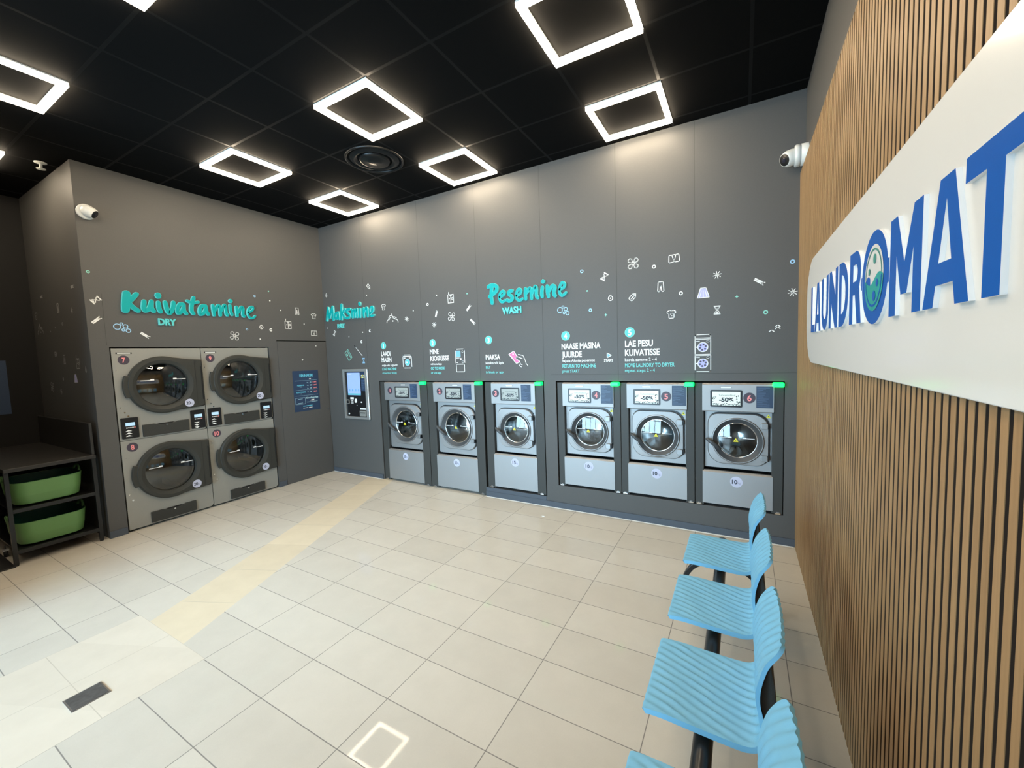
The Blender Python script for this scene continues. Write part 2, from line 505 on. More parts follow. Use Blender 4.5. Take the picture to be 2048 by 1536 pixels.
KUIV=[(1.9,[(-2.331,2.52),(-2.352,2.348)]),(1.2,[(-2.251,2.523),(-2.331,2.419)]),(1.15,[(-2.324,2.427),(-2.29,2.381),(-2.249,2.347)]),(1.1,[(-2.192,2.452),(-2.202,2.376),(-2.184,2.354),(-2.155,2.38),(-2.128,2.454)]),(1.1,[(-2.128,2.458),(-2.135,2.386),(-2.115,2.353)]),(1.1,[(-2.068,2.451),(-2.067,2.387),(-2.055,2.351)]),(1.5,[(-2.065,2.534),(-2.064,2.518)]),(1.1,[(-2.007,2.458),(-1.997,2.384),(-1.974,2.342),(-1.944,2.392),(-1.929,2.464)]),(0.92,[(-1.835,2.453),(-1.87,2.45),(-1.897,2.4),(-1.896,2.35),(-1.865,2.361),(-1.834,2.428)]),(0.95,[(-1.832,2.448),(-1.835,2.383),(-1.813,2.346)]),(1.05,[(-1.728,2.537),(-1.753,2.453),(-1.76,2.384),(-1.743,2.352)]),(0.8,[(-1.795,2.496),(-1.749,2.478),(-1.683,2.491)]),(0.92,[(-1.61,2.454),(-1.652,2.448),(-1.677,2.397),(-1.673,2.351),(-1.642,2.361),(-1.61,2.426)]),(0.95,[(-1.611,2.449),(-1.607,2.391),(-1.589,2.353)]),(0.92,[(-1.533,2.465),(-1.53,2.406),(-1.527,2.348)]),(0.92,[(-1.523,2.397),(-1.479,2.465),(-1.46,2.45),(-1.457,2.352)]),(0.92,[(-1.449,2.403),(-1.408,2.475),(-1.394,2.46),(-1.393,2.387),(-1.379,2.357)]),(0.92,[(-1.339,2.481),(-1.338,2.411),(-1.325,2.366)]),(1.2,[(-1.329,2.541),(-1.329,2.531)]),(0.92,[(-1.267,2.468),(-1.267,2.416),(-1.264,2.355)]),(0.92,[(-1.256,2.397),(-1.21,2.468),(-1.189,2.452),(-1.196,2.381),(-1.181,2.355)]),(0.62,[(-1.13,2.406),(-1.078,2.438),(-1.061,2.478),(-1.092,2.482),(-1.128,2.437),(-1.132,2.378),(-1.103,2.339),(-1.065,2.345),(-1.043,2.369)])]
MAKS=[(1.1,[(0.088,2.364),(0.129,2.545)]),(1.1,[(0.129,2.545),(0.159,2.398)]),(1.1,[(0.16,2.406),(0.235,2.553)]),(1.1,[(0.235,2.553),(0.236,2.365)]),(0.9,[(0.351,2.462),(0.296,2.446),(0.285,2.385),(0.329,2.376),(0.362,2.441)]),(0.95,[(0.36,2.461),(0.368,2.364)]),(1.0,[(0.436,2.567),(0.424,2.359)]),(0.9,[(0.511,2.498),(0.446,2.437)]),(0.9,[(0.449,2.436),(0.504,2.372)]),(0.9,[(0.621,2.489),(0.563,2.485),(0.549,2.448),(0.602,2.413),(0.595,2.37),(0.532,2.363)]),(0.85,[(0.667,2.474),(0.666,2.365)]),(0.85,[(0.672,2.436),(0.709,2.47),(0.724,2.448),(0.719,2.366)]),(0.85,[(0.73,2.431),(0.766,2.475),(0.773,2.444),(0.769,2.362)]),(0.95,[(0.833,2.47),(0.828,2.361)]),(1.2,[(0.828,2.554),(0.83,2.54)]),(0.9,[(0.907,2.476),(0.905,2.356)]),(0.9,[(0.913,2.416),(0.963,2.475),(0.982,2.449),(0.985,2.357)]),(0.66,[(1.039,2.39),(1.094,2.427),(1.098,2.475),(1.062,2.478),(1.034,2.423),(1.049,2.358),(1.109,2.364)])]
PESE=[(1.15,[(3.083,2.541),(3.07,2.438),(3.079,2.351)]),(1.05,[(3.03,2.541),(3.083,2.557),(3.142,2.539),(3.148,2.495),(3.1,2.455),(3.045,2.427)]),(0.7,[(3.187,2.41),(3.238,2.43),(3.247,2.463),(3.218,2.473),(3.185,2.436),(3.183,2.384),(3.213,2.35),(3.256,2.366)]),(0.9,[(3.353,2.465),(3.314,2.461),(3.307,2.432),(3.345,2.402),(3.349,2.371),(3.312,2.352),(3.282,2.366)]),(0.7,[(3.409,2.402),(3.458,2.426),(3.462,2.464),(3.432,2.472),(3.406,2.431),(3.408,2.371),(3.445,2.346),(3.482,2.362)]),(0.9,[(3.524,2.468),(3.519,2.411),(3.525,2.354)]),(0.9,[(3.534,2.418),(3.573,2.467),(3.59,2.446),(3.598,2.353)]),(0.9,[(3.605,2.41),(3.641,2.477),(3.658,2.456),(3.657,2.379),(3.674,2.354)]),(0.95,[(3.731,2.461),(3.722,2.398),(3.728,2.361)]),(1.2,[(3.738,2.523),(3.744,2.524)]),(0.95,[(3.79,2.469),(3.792,2.408),(3.803,2.354)]),(0.95,[(3.805,2.407),(3.848,2.462),(3.877,2.447),(3.866,2.384),(3.881,2.354)]),(0.7,[(3.935,2.418),(3.985,2.435),(3.99,2.473),(3.959,2.483),(3.934,2.434),(3.935,2.378),(3.963,2.349),(4.006,2.376)])]
H = 3.761
CEILF = Frame((0, 0, H), (1, 0, 0), (0, -1, 0), (0, 0, -1))

def loops(mb, seq, m, fr=None, smooth=False, closed_end=False, mats=None):
    """bridge a sequence of equally long outlines (points, depth)"""
    n = len(seq[0][0])
    for k in range(len(seq) - 1):
        (p, c0), (q, c1) = seq[k], seq[k + 1]
        mb.add([(a, b, c0) for a, b in p] + [(a, b, c1) for a, b in q],
               [(i, (i + 1) % n, n + (i + 1) % n, n + i) for i in range(n)], (mats[k] if mats else m), smooth, fr)
    if closed_end:
        mb.poly(seq[-1][0], seq[-1][1], m, fr)
def scaled(pts, s, ca, cb): return [(ca + (a - ca) * s, cb + (b - cb) * s) for a, b in pts]

def pane(name, tint, ior):
    m = bpy.data.materials.new(name); m.use_nodes = True
    nt = m.node_tree; nt.nodes.remove(nt.nodes['Principled BSDF'])
    t = nt.nodes.new('ShaderNodeBsdfTransparent'); t.inputs[0].default_value = (*tint, 1)
    gl = nt.nodes.new('ShaderNodeBsdfGlossy'); gl.inputs['Roughness'].default_value = 0.02
    fr = nt.nodes.new('ShaderNodeFresnel'); fr.inputs[0].default_value = ior
    mx = nt.nodes.new('ShaderNodeMixShader')
    nt.links.new(fr.outputs[0], mx.inputs[0]); nt.links.new(t.outputs[0], mx.inputs[1]); nt.links.new(gl.outputs[0], mx.inputs[2])
    nt.links.new(mx.outputs[0], nt.nodes['Material Output'].inputs[0])
    return m
DGLASS = pane('washer_door_glass', (0.93, 0.96, 0.96), 1.9)
DGLASS2 = pane('dryer_door_glass', (0.72, 0.74, 0.72), 2.1)

# ------------------------------------------------------------------ the room
mb = MB(); mb.box(-1.95, 6.3, -6.6, 0.15, -0.06, 0, FLOOR); struct(mb.build('floor'))
mb = MB(); mb.box(-1.95, 6.3, -6.6, 0.15, H, H + 0.06, CEIL); struct(mb.build('ceiling'))

mb = MB(BACK)
T = 1.432                                    # top of the machine openings
for a0, a1, b0, b1 in ((-0.1, 6.25, T, H), (-0.1, 1.112, 0, T), (3.708, 3.852, 0, T), (5.955, 6.25, 0, T),
                       (3.852, 5.955, 0, 0.262), (2.888, 3.708, 0, 0.115)):
    mb.box(a0, a1, b0, b1, -0.08, 0, WALL)
mb.box(0.9, 6.2, -0.02, 1.62, -0.76, -0.74, GAP)                # dark box added behind the machines to keep sky light out
mb.box(0.9, 6.2, 1.60, 1.62, -0.74, -0.08, GAP); mb.box(0.9, 6.2, -0.02, -0.005, -0.74, -0.08, GAP)
mb.box(0.9, 0.92, 0, 1.6, -0.74, -0.08, GAP); mb.box(6.18, 6.2, 0, 1.6, -0.74, -0.08, GAP)
for a in (0.905, 1.967, 2.86, 3.715, 4.542, 5.256):
    mb.rect(a - 0.0018, a + 0.0018, 1.5 if a > 3.75 else T, H, 0.0006, SEAM)
mb.rect(3.80, 6.05, 1.503, 1.506, 0.0006, SEAM)
for a in (4.542, 5.256): mb.rect(a - 0.0018, a + 0.0018, T, 1.503, 0.0006, SEAM)
wall_back = struct(mb.build('wall_back'))

mb = MB(LEFT)
DA0, DA1, DT = -2.506, -0.887, 1.960
for a0, a1, b0, b1 in ((-2.648, 0.0, DT, H), (-2.648, DA0, 0, DT), (DA1, 0.0, 0, DT)):
    mb.box(a0, a1, b0, b1, -0.08, 0, WALL)
mb.box(-2.60, -0.8, -0.02, 2.12, -0.78, -0.76, GAP)  # added box closing off sky leaks behind the dryers
mb.box(-2.60, -0.8, 2.10, 2.12, -0.76, -0.08, GAP); mb.box(-2.60, -0.8, -0.02, -0.005, -0.76, -0.08, GAP)
mb.box(-2.60, -2.58, 0, 2.1, -0.76, -0.08, GAP); mb.box(-0.82, -0.80, 0, 2.1, -0.76, -0.08, GAP)
mb.rect(-2.523, -2.520, 1.98, 2.5, 0.0006, SEAM)
mb.rect(-0.7715, -0.769, 0.0, 2.045, 0.0006, SEAM)
wall_left = struct(mb.build('wall_left'))
mb = MB(NICHE); mb.box(-1.82, -0.081, 0, H, -0.045, 0, WALL_SHADE); mb.box(-0.081, 0.0, 0, H, -0.0015, 0, WALL_SHADE); wall_niche = struct(mb.build('wall_niche'))
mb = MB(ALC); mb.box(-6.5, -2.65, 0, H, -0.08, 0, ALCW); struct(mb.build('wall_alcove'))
mb = MB(); mb.box(-1.74, 0.9, -4.13, -4.05, 0, H, WALL); struct(mb.build('light_block_wall'))  # unseen wall added to keep window light off the niche
mb = MB(); mb.box(6.075, 6.16, -6.5, 0.0, 0, H, WALL); struct(mb.build('wall_right'))
mb = MB()
for a0, a1, b0, b1 in ((-1.82, WX0, 0, H), (WX1, 6.16, 0, H), (WX0, WX1, 0, WZ0), (WX0, WX1, WZ1, H)):
    mb.box(a0, a1, WY - 0.1, WY, b0, b1, WALL)
struct(mb.build('wall_front'))
win = MB()
for i in range(5):
    a = WX0 + (WX1 - WX0) * i / 4
    win.box(a - 0.03 if i else a, a + 0.03 if i < 4 else a, WY - 0.08, WY - 0.02, WZ0, WZ1, CAB)
for b in (WZ0, 2.2, WZ1 - 0.06): win.box(WX0, WX1, WY - 0.08, WY - 0.02, b, b + 0.06, CAB)
w = struct(win.build('window_1'))
pb = MB(); pb.add([(WX0, WY - 0.05, WZ0), (WX1, WY - 0.05, WZ0), (WX1, WY - 0.05, WZ1), (WX0, WY - 0.05, WZ1)], [(0, 1, 2, 3)], PANE)
pb.build('window_pane', w)

# timber slats on the right-hand wall
mb = MB()
mb.box(6.058, 6.075, -5.0, -0.0005, 0, 3.12, FELT)
for j in range(125):
    mb.box(6.0412, 6.0585, -0.0254 - 0.04 * j, -0.0008 - 0.04 * j, 0, 3.12, SLATE)
    mb.box(6.04, 6.0412, -0.0256 - 0.04 * j, -0.0006 - 0.04 * j, 0, 3.12, WOOD)
struct(mb.build('wall_right_cladding'))

mb = MB(BACK)
mb.box(0.012, 1.10, 0, 0.068, 0, 0.012, BASEB); mb.box(2.884, 6.04, 0, 0.068, 0, 0.012, BASEB)
mb.box(2.884, 3.70, 0.068, 0.1155, 0, 0.006, BASEB)
struct(mb.build('baseboard_back'))
mb = MB(LEFT); mb.box(-2.65, DA0 - 0.004, 0, 0.072, 0, 0.010, BASEB); mb.box(DA1 + 0.003, -0.775, 0, 0.072, 0, 0.010, BASEB)
struct(mb.build('baseboard_left'))
mb = MB(BACK); mb.box(0.014, 1.10, 0, 0.004, 0.012, 0.017, WHITEP); mb.box(2.884, 6.03, 0, 0.004, 0.012, 0.017, WHITEP)
struct(mb.build('trim_1'))

# flush access door in the left wall
mb = MB(LEFT); mb.box(-0.768, -0.010, 0.004, 2.040, 0.0004, 0.005, WALL)
mb.rect(-0.776, -0.0, 2.041, 2.053, 0.0012, GAP); mb.rect(-0.0095, -0.003, 0.0, 2.05, 0.0012, SEAM)
d1 = struct(mb.build('door_1'))
mb = MB(LEFT); mb.cyl(-0.038, 1.007, 0.011, 0.005, 0.010, CHROME); mb.build('door_lock', d1)

# ------------------------------------------------------------------ printed wall icons (flat vinyl, about 1 mm proud of the wall)
def icon(mb, kind, a, b, s, m, rot=0.0, w=0.0075, c=0.0012, fr=None):
    f = (fr or mb.fr).at(a, b, 0, rot)
    L = lambda pts, cl=False, ww=w, mm=m: mb.line([(x * s, y * s) for x, y in pts], ww, c, mm, cl, f)
    R_ = lambda x, y, r, ww=w, mm=m: mb.ring(x * s, y * s, r * s - ww / 2, r * s + ww / 2, c, mm, 24, f)
    P = lambda pts, mm=m, cc=c: mb.poly([(x * s, y * s) for x, y in pts], cc, mm, f)
    if kind == 'dot': mb.disc(0, 0, s, c, m, 12, f)
    elif kind == 'ring': mb.ring(0, 0, s * 0.52, s, c, m, 24, f)
    elif kind == 'spark':
        P([(0.28, 0.28), (0, 1), (-0.28, 0.28), (-1, 0), (-0.28, -0.28), (0, -1), (0.28, -0.28), (1, 0)])
    elif kind == 'star':
        for k in range(4): L([(cos(k * pi / 4 + 0.2), sin(k * pi / 4 + 0.2)), (-cos(k * pi / 4 + 0.2), -sin(k * pi / 4 + 0.2))], ww=s * 0.17)
    elif kind == 'bubbles':
        for x, y, r in ((-0.55, 0.12, 0.36), (-0.1, 0.5, 0.15), (0.3, 0.18, 0.24), (0.05, -0.3, 0.15), (0.55, -0.38, 0.24)): R_(x, y, r)
    elif kind == 'fan':
        R_(0, 0, 0.2)
        for k in range(4):
            t = k * pi / 2 + 0.72
            pts = []
            for q, r in ((-0.5, 0.3), (-0.55, 0.75), (-0.3, 0.98), (0.05, 1.0), (0.32, 0.85), (0.35, 0.55), (0.2, 0.3)):
                pts.append((r * cos(t + q), r * sin(t + q)))
            L(pts, True)
    elif kind == 'hourglass':
        L([(-0.6, 0.95), (0.6, 0.95)], ww=w * 1.4); L([(-0.6, -0.95), (0.6, -0.95)], ww=w * 1.4)
        L([(-0.5, 0.85), (-0.45, 0.5), (0.45, -0.5), (0.5, -0.85)]); L([(0.5, 0.85), (0.45, 0.5), (-0.45, -0.5), (-0.5, -0.85)])
        P([(-0.32, 0.36), (0.32, 0.36), (0, 0.02)]); P([(-0.4, -0.85), (0.4, -0.85), (0, -0.4)])
    elif kind == 'watch':
        R_(0, -0.1, 0.75); mb.disc(0, -0.1 * s, 0.24 * s, c, m, 10, f); L([(-0.2, 0.9), (0.2, 0.9)]); L([(0, 0.65), (0, 0.9)])
    elif kind == 'coin':
        mb.ring(0, 0, s * 0.45, s, c, m, 20, f, a0=0.6, a1=2 * pi - 0.6)
    elif kind == 'tag':
        L([(-0.9, -0.5), (0.4, -0.5), (0.95, 0), (0.4, 0.5), (-0.9, 0.5)], True); R_(0.5, 0, 0.12, w * 0.6); L([(-0.5, -0.05), (0.1, -0.05)], ww=w * 1.3)
    elif kind == 'pants':
        L([(-0.5, 1), (0.5, 1), (0.62, -1), (0.2, -1), (0, 0.35), (-0.2, -1), (-0.62, -1)], True)
    elif kind == 'shirt':
        L([(-0.3, 0.8), (-0.95, 0.45), (-0.7, 0.0), (-0.5, 0.12), (-0.5, -0.9), (0.5, -0.9), (0.5, 0.12), (0.7, 0.0), (0.95, 0.45), (0.3, 0.8), (0, 0.6)], True)
        mb.disc(-0.15 * s, -0.05 * s, 0.1 * s, c, m, 6, f); mb.disc(0.15 * s, 0.1 * s, 0.09 * s, c, m, 6, f); mb.disc(0.08 * s, -0.4 * s, 0.09 * s, c, m, 6, f)
    elif kind == 'boxers':
        L([(-0.9, 0.7), (0.9, 0.7), (1.0, -0.7), (0.1, -0.7), (0, -0.3), (-0.1, -0.7), (-1.0, -0.7)], True)
        L([(-0.35, 0.7), (-0.2, 0.0), (0, -0.3), (0.2, 0.0), (0.35, 0.7)])
    elif kind == 'skirt':
        P([(-0.5, 0.8), (0.5, 0.8), (0.95, -0.8), (-0.95, -0.8)], VIOLET, c * 0.8)
        L([(-0.45, 0.9), (0.45, 0.9), (1.0, -0.85), (-1.0, -0.85)], True, w * 0.8)
        for q in (-0.3, 0, 0.3): L([(q, 0.4), (q * 2, -0.75)], ww=w * 0.6)
    elif kind == 'pin':
        L([(-1, 0.17), (0.75, 0.2)], ww=w * 1.5); L([(-1, -0.17), (0.75, -0.2)], ww=w * 1.5); L([(0.75, 0.22), (1.1, 0.32)], ww=w); L([(0.75, -0.22), (1.1, -0.32)], ww=w)
        L([(-0.2, 0), (0.3, 0)], ww=w * 0.6)
    elif kind == 'cabinet':
        L([(-0.75, 0.75), (0.75, 0.75), (0.75, -1), (-0.75, -1)], True); L([(0, 0.75), (0, -1)]); R_(0.37, -0.1, 0.2, w * 0.8)
        L([(-0.3, 0.8), (-0.2, 0.55), (0.3, 0.55)], ww=w * 0.9); L([(-0.6, 0.75), (-0.5, 1.3)]); P([(-0.45, 0.02), (-0.25, 0.02), (-0.25, -0.2), (-0.45, -0.2)])
    elif kind == 'cloud':
        for x, y, r, q0, q1 in ((-0.65, -0.35, 0.38, 1.2, 3.3), (-0.2, 0.1, 0.48, 0.5, 3.0), (0.35, -0.05, 0.42, 0.1, 2.4), (0.78, -0.35, 0.3, -0.3, 1.6), (-0.2, 0.0, 0.34, 1.4, 3.0), (0.3, -0.1, 0.3, 0.2, 2.0)):
            mb.ring(x * s, y * s, r * s - w / 2, r * s + w / 2, c, m, 16, f, q0, q1)
        for x, y in ((0.0, 0.72), (0.12, -0.2), (0.75, 0.2)): mb.disc(x * s, y * s, 0.095 * s, c, m, 10, f)
    elif kind == 'drop':
        L([(0, 1), (0.5, 0.0), (0.45, -0.5), (0, -0.8), (-0.45, -0.5), (-0.5, 0.0)], True); L([(0.0, 0.1), (0.1, -0.4)])
    elif kind == 'chevrons':
        for x, y in ((0.3, 0.7), (0.3, 0.25), (-0.8, -0.3)): L([(x - 0.4, y - 0.22), (x, y + 0.12), (x + 0.4, y - 0.22)], ww=w)
    elif kind == 'card':
        L([(-0.9, -0.55), (0.9, -0.55), (0.9, 0.55), (-0.9, 0.55)], True); L([(-0.9, 0.3), (0.9, 0.3)], ww=w * 0.7); L([(-0.9, 0.15), (0.9, 0.15)], ww=w * 0.7)
        P([(-0.5, -0.1), (0.0, -0.1), (0.0, -0.35), (-0.5, -0.35)])

ISZ = dict(dot=.0085, ring=.018, spark=.017, star=.032, bubbles=.078, fan=.060, hourglass=.036, watch=.030, coin=.021, tag=.042, pants=.046, shirt=.045, boxers=.048, skirt=.050, pin=.038, cabinet=.058, cloud=.100, drop=.032, chevrons=.040, card=.080)
COLS = dict(w=WHITE, m=MINT, b=BLUEP, v=WHITE)
DECALS = [
 # frame, kind, colour, u, v, rotation, label
 (LEFT, 'hourglass', 'w', -2.568, 2.431, -0.9, 'white tilted hourglass decal above dryer 7, near the left wall corner'),
 (LEFT, 'pin', 'w', -2.579, 2.231, 0.75, 'white clothes peg decal below the tilted hourglass at the left wall corner'),
 (LEFT, 'bubbles', 'b', -2.384, 2.163, 0, 'light blue bubbles decal left of the word DRY'),
 (LEFT, 'pin', 'w', -2.206, 2.089, -0.65, 'white clothes peg decal between the blue bubbles and the word DRY'),
 (LEFT, 'fan', 'w', -1.307, 2.103, 0, 'white fan decal above dryer 9'),
 (LEFT, 'watch', 'w', -0.964, 2.229, 0, 'white stopwatch decal right of the fan above the dryers'),
 (LEFT, 'coin', 'w', -0.838, 2.194, 0, 'small white coin decal between the stopwatch and the cabinet drawing on the dryer wall'),
 (LEFT, 'pants', 'w', -0.44, 2.479, 0, 'white trousers decal above the flush access door'),
 (LEFT, 'shirt', 'w', -0.177, 2.426, 0, 'white shirt decal above the access door, close to the room corner'),
 (LEFT, 'cabinet', 'w', -0.588, 2.28, 0, 'white wardrobe drawing decal above the left edge of the access door'),
 (LEFT, 'boxers', 'w', -0.191, 2.167, 0, 'white boxer shorts decal just above the access door'),
 (LEFT, 'bubbles', 'b', -0.525, 1.955, 0, 'light blue bubbles decal on the flush access door'),
 (BACK, 'drop', 'w', 0.088, 2.743, 0, 'white drop decal above the word Maksmine'),
 (BACK, 'tag', 'w', 1.017, 2.772, -0.9, 'white price tag decal above the end of the word Maksmine'),
 (BACK, 'shirt', 'w', 1.286, 2.464, 0, 'white shirt decal between the word Maksmine and the foam cloud'),
 (BACK, 'cloud', 'w', 1.44, 2.278, 0, 'white foam cloud decal above step 1'),
 (BACK, 'star', 'w', 1.707, 2.267, 0, 'white snowflake decal right of the foam cloud'),
 (BACK, 'pin', 'w', 2.22, 2.296, 1.25, 'white clothes peg decal above step 2, left of the small fan'),
 (BACK, 'star', 'w', 2.177, 2.159, 0, 'white snowflake decal above the number 2 circle'),
 (BACK, 'hourglass', 'w', 0.22, 2.159, -0.5, 'small white hourglass decal below the word PAY'),
 (BACK, 'coin', 'w', 0.991, 2.151, 0, 'white coin decal right of the word PAY, upper of two'),
 (BACK, 'coin', 'w', 0.805, 2.004, 0, 'white coin decal above the kiosk, lower of two'),
 (BACK, 'card', 'm', 0.503, 1.818, -0.95, 'mint outlined bank card decal above the kiosk'),
 (BACK, 'hourglass', 'b', 0.824, 1.728, 0, 'blue hourglass decal above the right corner of the kiosk'),
 (BACK, 'cabinet', 'w', 2.461, 2.47, 0, 'white wardrobe drawing decal above step 2'),
 (BACK, 'fan', 'w', 2.46, 2.241, 0, 'white fan decal below the wardrobe drawing above step 2'),
 (BACK, 'pin', 'w', 2.727, 2.327, 0.8, 'white clothes peg decal left of the word Pesemine, upper of two'),
 (BACK, 'pin', 'w', 2.779, 2.155, -0.75, 'white clothes peg decal left of the word WASH, lower of two'),
 (BACK, 'bubbles', 'b', 3.967, 2.191, 0, 'light blue bubbles decal above the number 4 circle'),
 (BACK, 'hourglass', 'w', 4.417, 2.494, -0.6, 'white tilted hourglass decal right of the word Pesemine'),
 (BACK, 'watch', 'w', 4.476, 2.275, 0, 'white stopwatch decal above the START arrow'),
 (BACK, 'fan', 'w', 4.705, 2.587, 0.15, 'large white fan decal high above step 5'),
 (BACK, 'boxers', 'w', 5.08, 2.581, 0.05, 'white boxer shorts decal high above washer 5'),
 (BACK, 'pants', 'w', 4.96, 2.334, 0, 'white trousers decal above step 5'),
 (BACK, 'tag', 'w', 4.698, 2.265, 0.8, 'white price tag decal above the number 5 circle'),
 (BACK, 'shirt', 'w', 5.054, 2.07, 0, 'white shirt decal above the words LAE PESU'),
 (BACK, 'skirt', 'v', 5.327, 2.237, 0, 'violet skirt decal above the two stacked dryers drawing'),
 (BACK, 'star', 'w', 5.44, 2.385, 0, 'white snowflake decal above the violet skirt'),
 (BACK, 'hourglass', 'w', 5.44, 2.074, 0, 'white upright hourglass decal above washer 6'),
 (BACK, 'pin', 'w', 5.762, 2.289, -0.6, 'white clothes peg decal at the far right of the washer wall'),
 (BACK, 'star', 'w', 6.0, 2.173, 0, 'white snowflake decal next to the timber slats'),
 (BACK, 'chevrons', 'w', 5.887, 1.879, 0, 'three small white chevrons decal above washer 6 near the slats'),
]
for fr, kind, cc, a, b, rot, lab in DECALS:
    m = MB(fr); icon(m, kind, a, b, ISZ[kind], COLS[cc], rot)
    tag(m.build({'pin': 'clothes_peg', 'star': 'snowflake', 'bubbles': 'bubble', 'watch': 'stopwatch', 'tag': 'price_tag', 'cabinet': 'wardrobe', 'pants': 'trousers'}.get(kind, kind) + '_decal', loc=fr(a, b)),
        lab, 'wall decal', 'printed wall decals')
m = MB(LEFT)
for k, mm, a, b in (('ring', MINT, -2.602, 2.704), ('ring', BLUEP, -1.151, 2.191), ('dot', WHITE, -0.992, 2.066), ('ring', BLUEP, -1.021, 2.633), ('dot', MINT, -0.832, 2.719),
                    ('dot', WHITE, -0.823, 2.591), ('dot', WHITE, -0.681, 2.474), ('dot', WHITE, -0.342, 2.298)): icon(m, k, a, b, ISZ[k] * (0.8 if k == 'ring' else 1.1), mm)
m.build('dot_print', wall_left)
m = MB(LEFT)
for k, a, b in (('dot', -0.179, 1.975), ('spark', -0.41, 1.772)): icon(m, k, a, b, ISZ[k], WHITE, c=0.0065)
m.build('dot_print', d1)
m = MB(BACK)
for k, mm, a, b in (('dot', WHITE, 0.968, 2.657), ('dot', WHITE, 1.832, 2.367), ('dot', WHITE, 2.239, 2.528), ('ring', WHITE, 2.083, 2.427), ('dot', WHITE, 0.062, 2.246), ('dot', WHITE, 0.84, 2.138),
                    ('dot', WHITE, 0.54, 2.089), ('dot', MINT, 2.712, 2.5), ('ring', BLUEP, 4.179, 2.578), ('dot', MINT, 4.233, 2.371), ('ring', BLUEP, 4.263, 2.171), ('spark', MINT, 4.425, 2.11),
                    ('ring', WHITE, 4.9, 2.529), ('ring', WHITE, 5.138, 2.254), ('spark', MINT, 5.595, 2.177), ('ring', BLUEP, 5.996, 2.423), ('ring', MINT, 5.811, 2.025)): icon(m, k, a, b, ISZ[k], mm)
m.line([(0.645 + 0.153 * t, 1.951 - 0.147 * t) for t in (0, 0.2)], 0.009, 0.0012, WHITE)
for q in (0.0, 0.22, 0.44, 0.66, 0.88):
    m.line([(0.645 + 0.153 * t, 1.951 - 0.147 * t) for t in (q, q + 0.14)], 0.009, 0.0012, WHITE)
m.build('dot_print', wall_back)
m = MB(NICHE)
NDIM = mat('dim_grey_print', (0.36, 0.36, 0.35), 0.6)
for k, a, b in (('pin', -0.293, 2.585), ('pin', -1.321, 2.583), ('pants', -0.8, 2.414), ('star', -0.377, 2.352), ('shirt', -1.6, 2.391), ('ring', -0.714, 2.238), ('cloud', -1.50, 2.212), ('dot', -0.963, 2.212),
                ('dot', -1.133, 2.181), ('tag', -1.043, 1.926), ('pants', -0.78, 1.858), ('cabinet', -0.373, 1.812), ('drop', -0.164, 1.736), ('skirt', -0.486, 1.65), ('ring', -0.887, 1.646), ('fan', -1.303, 1.554), ('star', -1.003, 1.505)):
    icon(m, k, a, b, ISZ[k], NDIM, w=0.009)
m.build('icon_print', wall_niche)

# ------------------------------------------------------------------ raised lettering on the walls
def brush_word(fr, strokes, half, name, label, depth=0.014, out=0.010):
    us = [p[0] for _, s in strokes for p in s]; vs_ = [p[1] for _, s in strokes for p in s]
    o = thing(name, fr((min(us) + max(us)) / 2, min(vs_), 0), label, 'wall lettering', 'raised teal words on the walls')
    m = MB(fr)
    for k, (wd, pts) in enumerate(strokes):
        P = smooth_path(pts, 7); h = half * wd; n = len(P)
        Lp, Rp = [], []
        for i in range(n):
            t = (P[min(i + 1, n - 1)] - P[max(i - 1, 0)]); t.normalize()
            hh = h * (0.86 + 0.14 * min(1, min(i, n - 1 - i) / 3 + 0.3))
            Lp.append((P[i].x - t.y * hh, P[i].y + t.x * hh)); Rp.append((P[i].x + t.y * hh, P[i].y - t.x * hh))
        def cap(i, sgn):
            t = (P[1] - P[0]) if i == 0 else (P[-1] - P[-2]); t.normalize(); a0 = math.atan2(t.y, t.x)
            return [(P[i].x + h * 0.9 * cos(a0 + q), P[i].y + h * 0.9 * sin(a0 + q)) for q in ([pi / 2 + pi * j / 6 for j in range(1, 6)] if i == 0 else [-pi / 2 + pi * j / 6 for j in range(1, 6)])]
        c1 = out + depth + k * 0.00004
        for i in range(n - 1):
            m.poly([Lp[i], Rp[i], Rp[i + 1], Lp[i + 1]][::1], c1, TEAL)
        c0p, c1p = cap(0, -1), cap(-1, 1)
        m.poly([Lp[0]] + c0p + [Rp[0]], c1, TEAL); m.poly([Rp[-1]] + c1p + [Lp[-1]], c1, TEAL)
        loop = Rp + c1p + Lp[::-1] + c0p
        # light chamfered rim and sides
        cx = sum(p[0] for p in loop) / len(loop)
        N = len(loop)
        rim = []
        for i in range(N):
            a, b = loop[i - 1], loop[(i + 1) % N]
            dx, dy = b[0] - a[0], b[1] - a[1]; L = math.hypot(dx, dy) or 1
            rim.append((loop[i][0] + dy / L * 0.003, loop[i][1] - dx / L * 0.003))
        loops(m, [(rim, 0.0), (rim, c1 - 0.004), (loop, c1)], TEALS, smooth=False)
    m.build('letter_face', o)
    return o
def raised_text(fr, body, a0, a1, b0, b1, name, label, depth=0.016):
    o = thing(name, fr((a0 + a1) / 2, b0, 0), label, 'wall lettering', 'raised teal words on the walls')
    m = MB(fr); m.text(body, a0, a1, b0, b1, 0.0, TEALS, bold=0.04, depth=depth); m.text(body, a0, a1, b0, b1, depth + 0.0006, TEALP, bold=0.028)
    m.build('letter_face', o)
brush_word(LEFT, KUIV, 0.0180, 'word_sign', 'raised teal script word Kuivatamine above the dryers')
brush_word(BACK, MAKS, 0.0190, 'word_sign', 'raised teal script word Maksmine above the payment kiosk')
brush_word(BACK, PESE, 0.0190, 'word_sign', 'raised teal script word Pesemine above the washers')
raised_text(LEFT, 'DRY', -2.083, -1.917, 2.206, 2.278, 'word_sign', 'small raised teal word DRY under Kuivatamine')
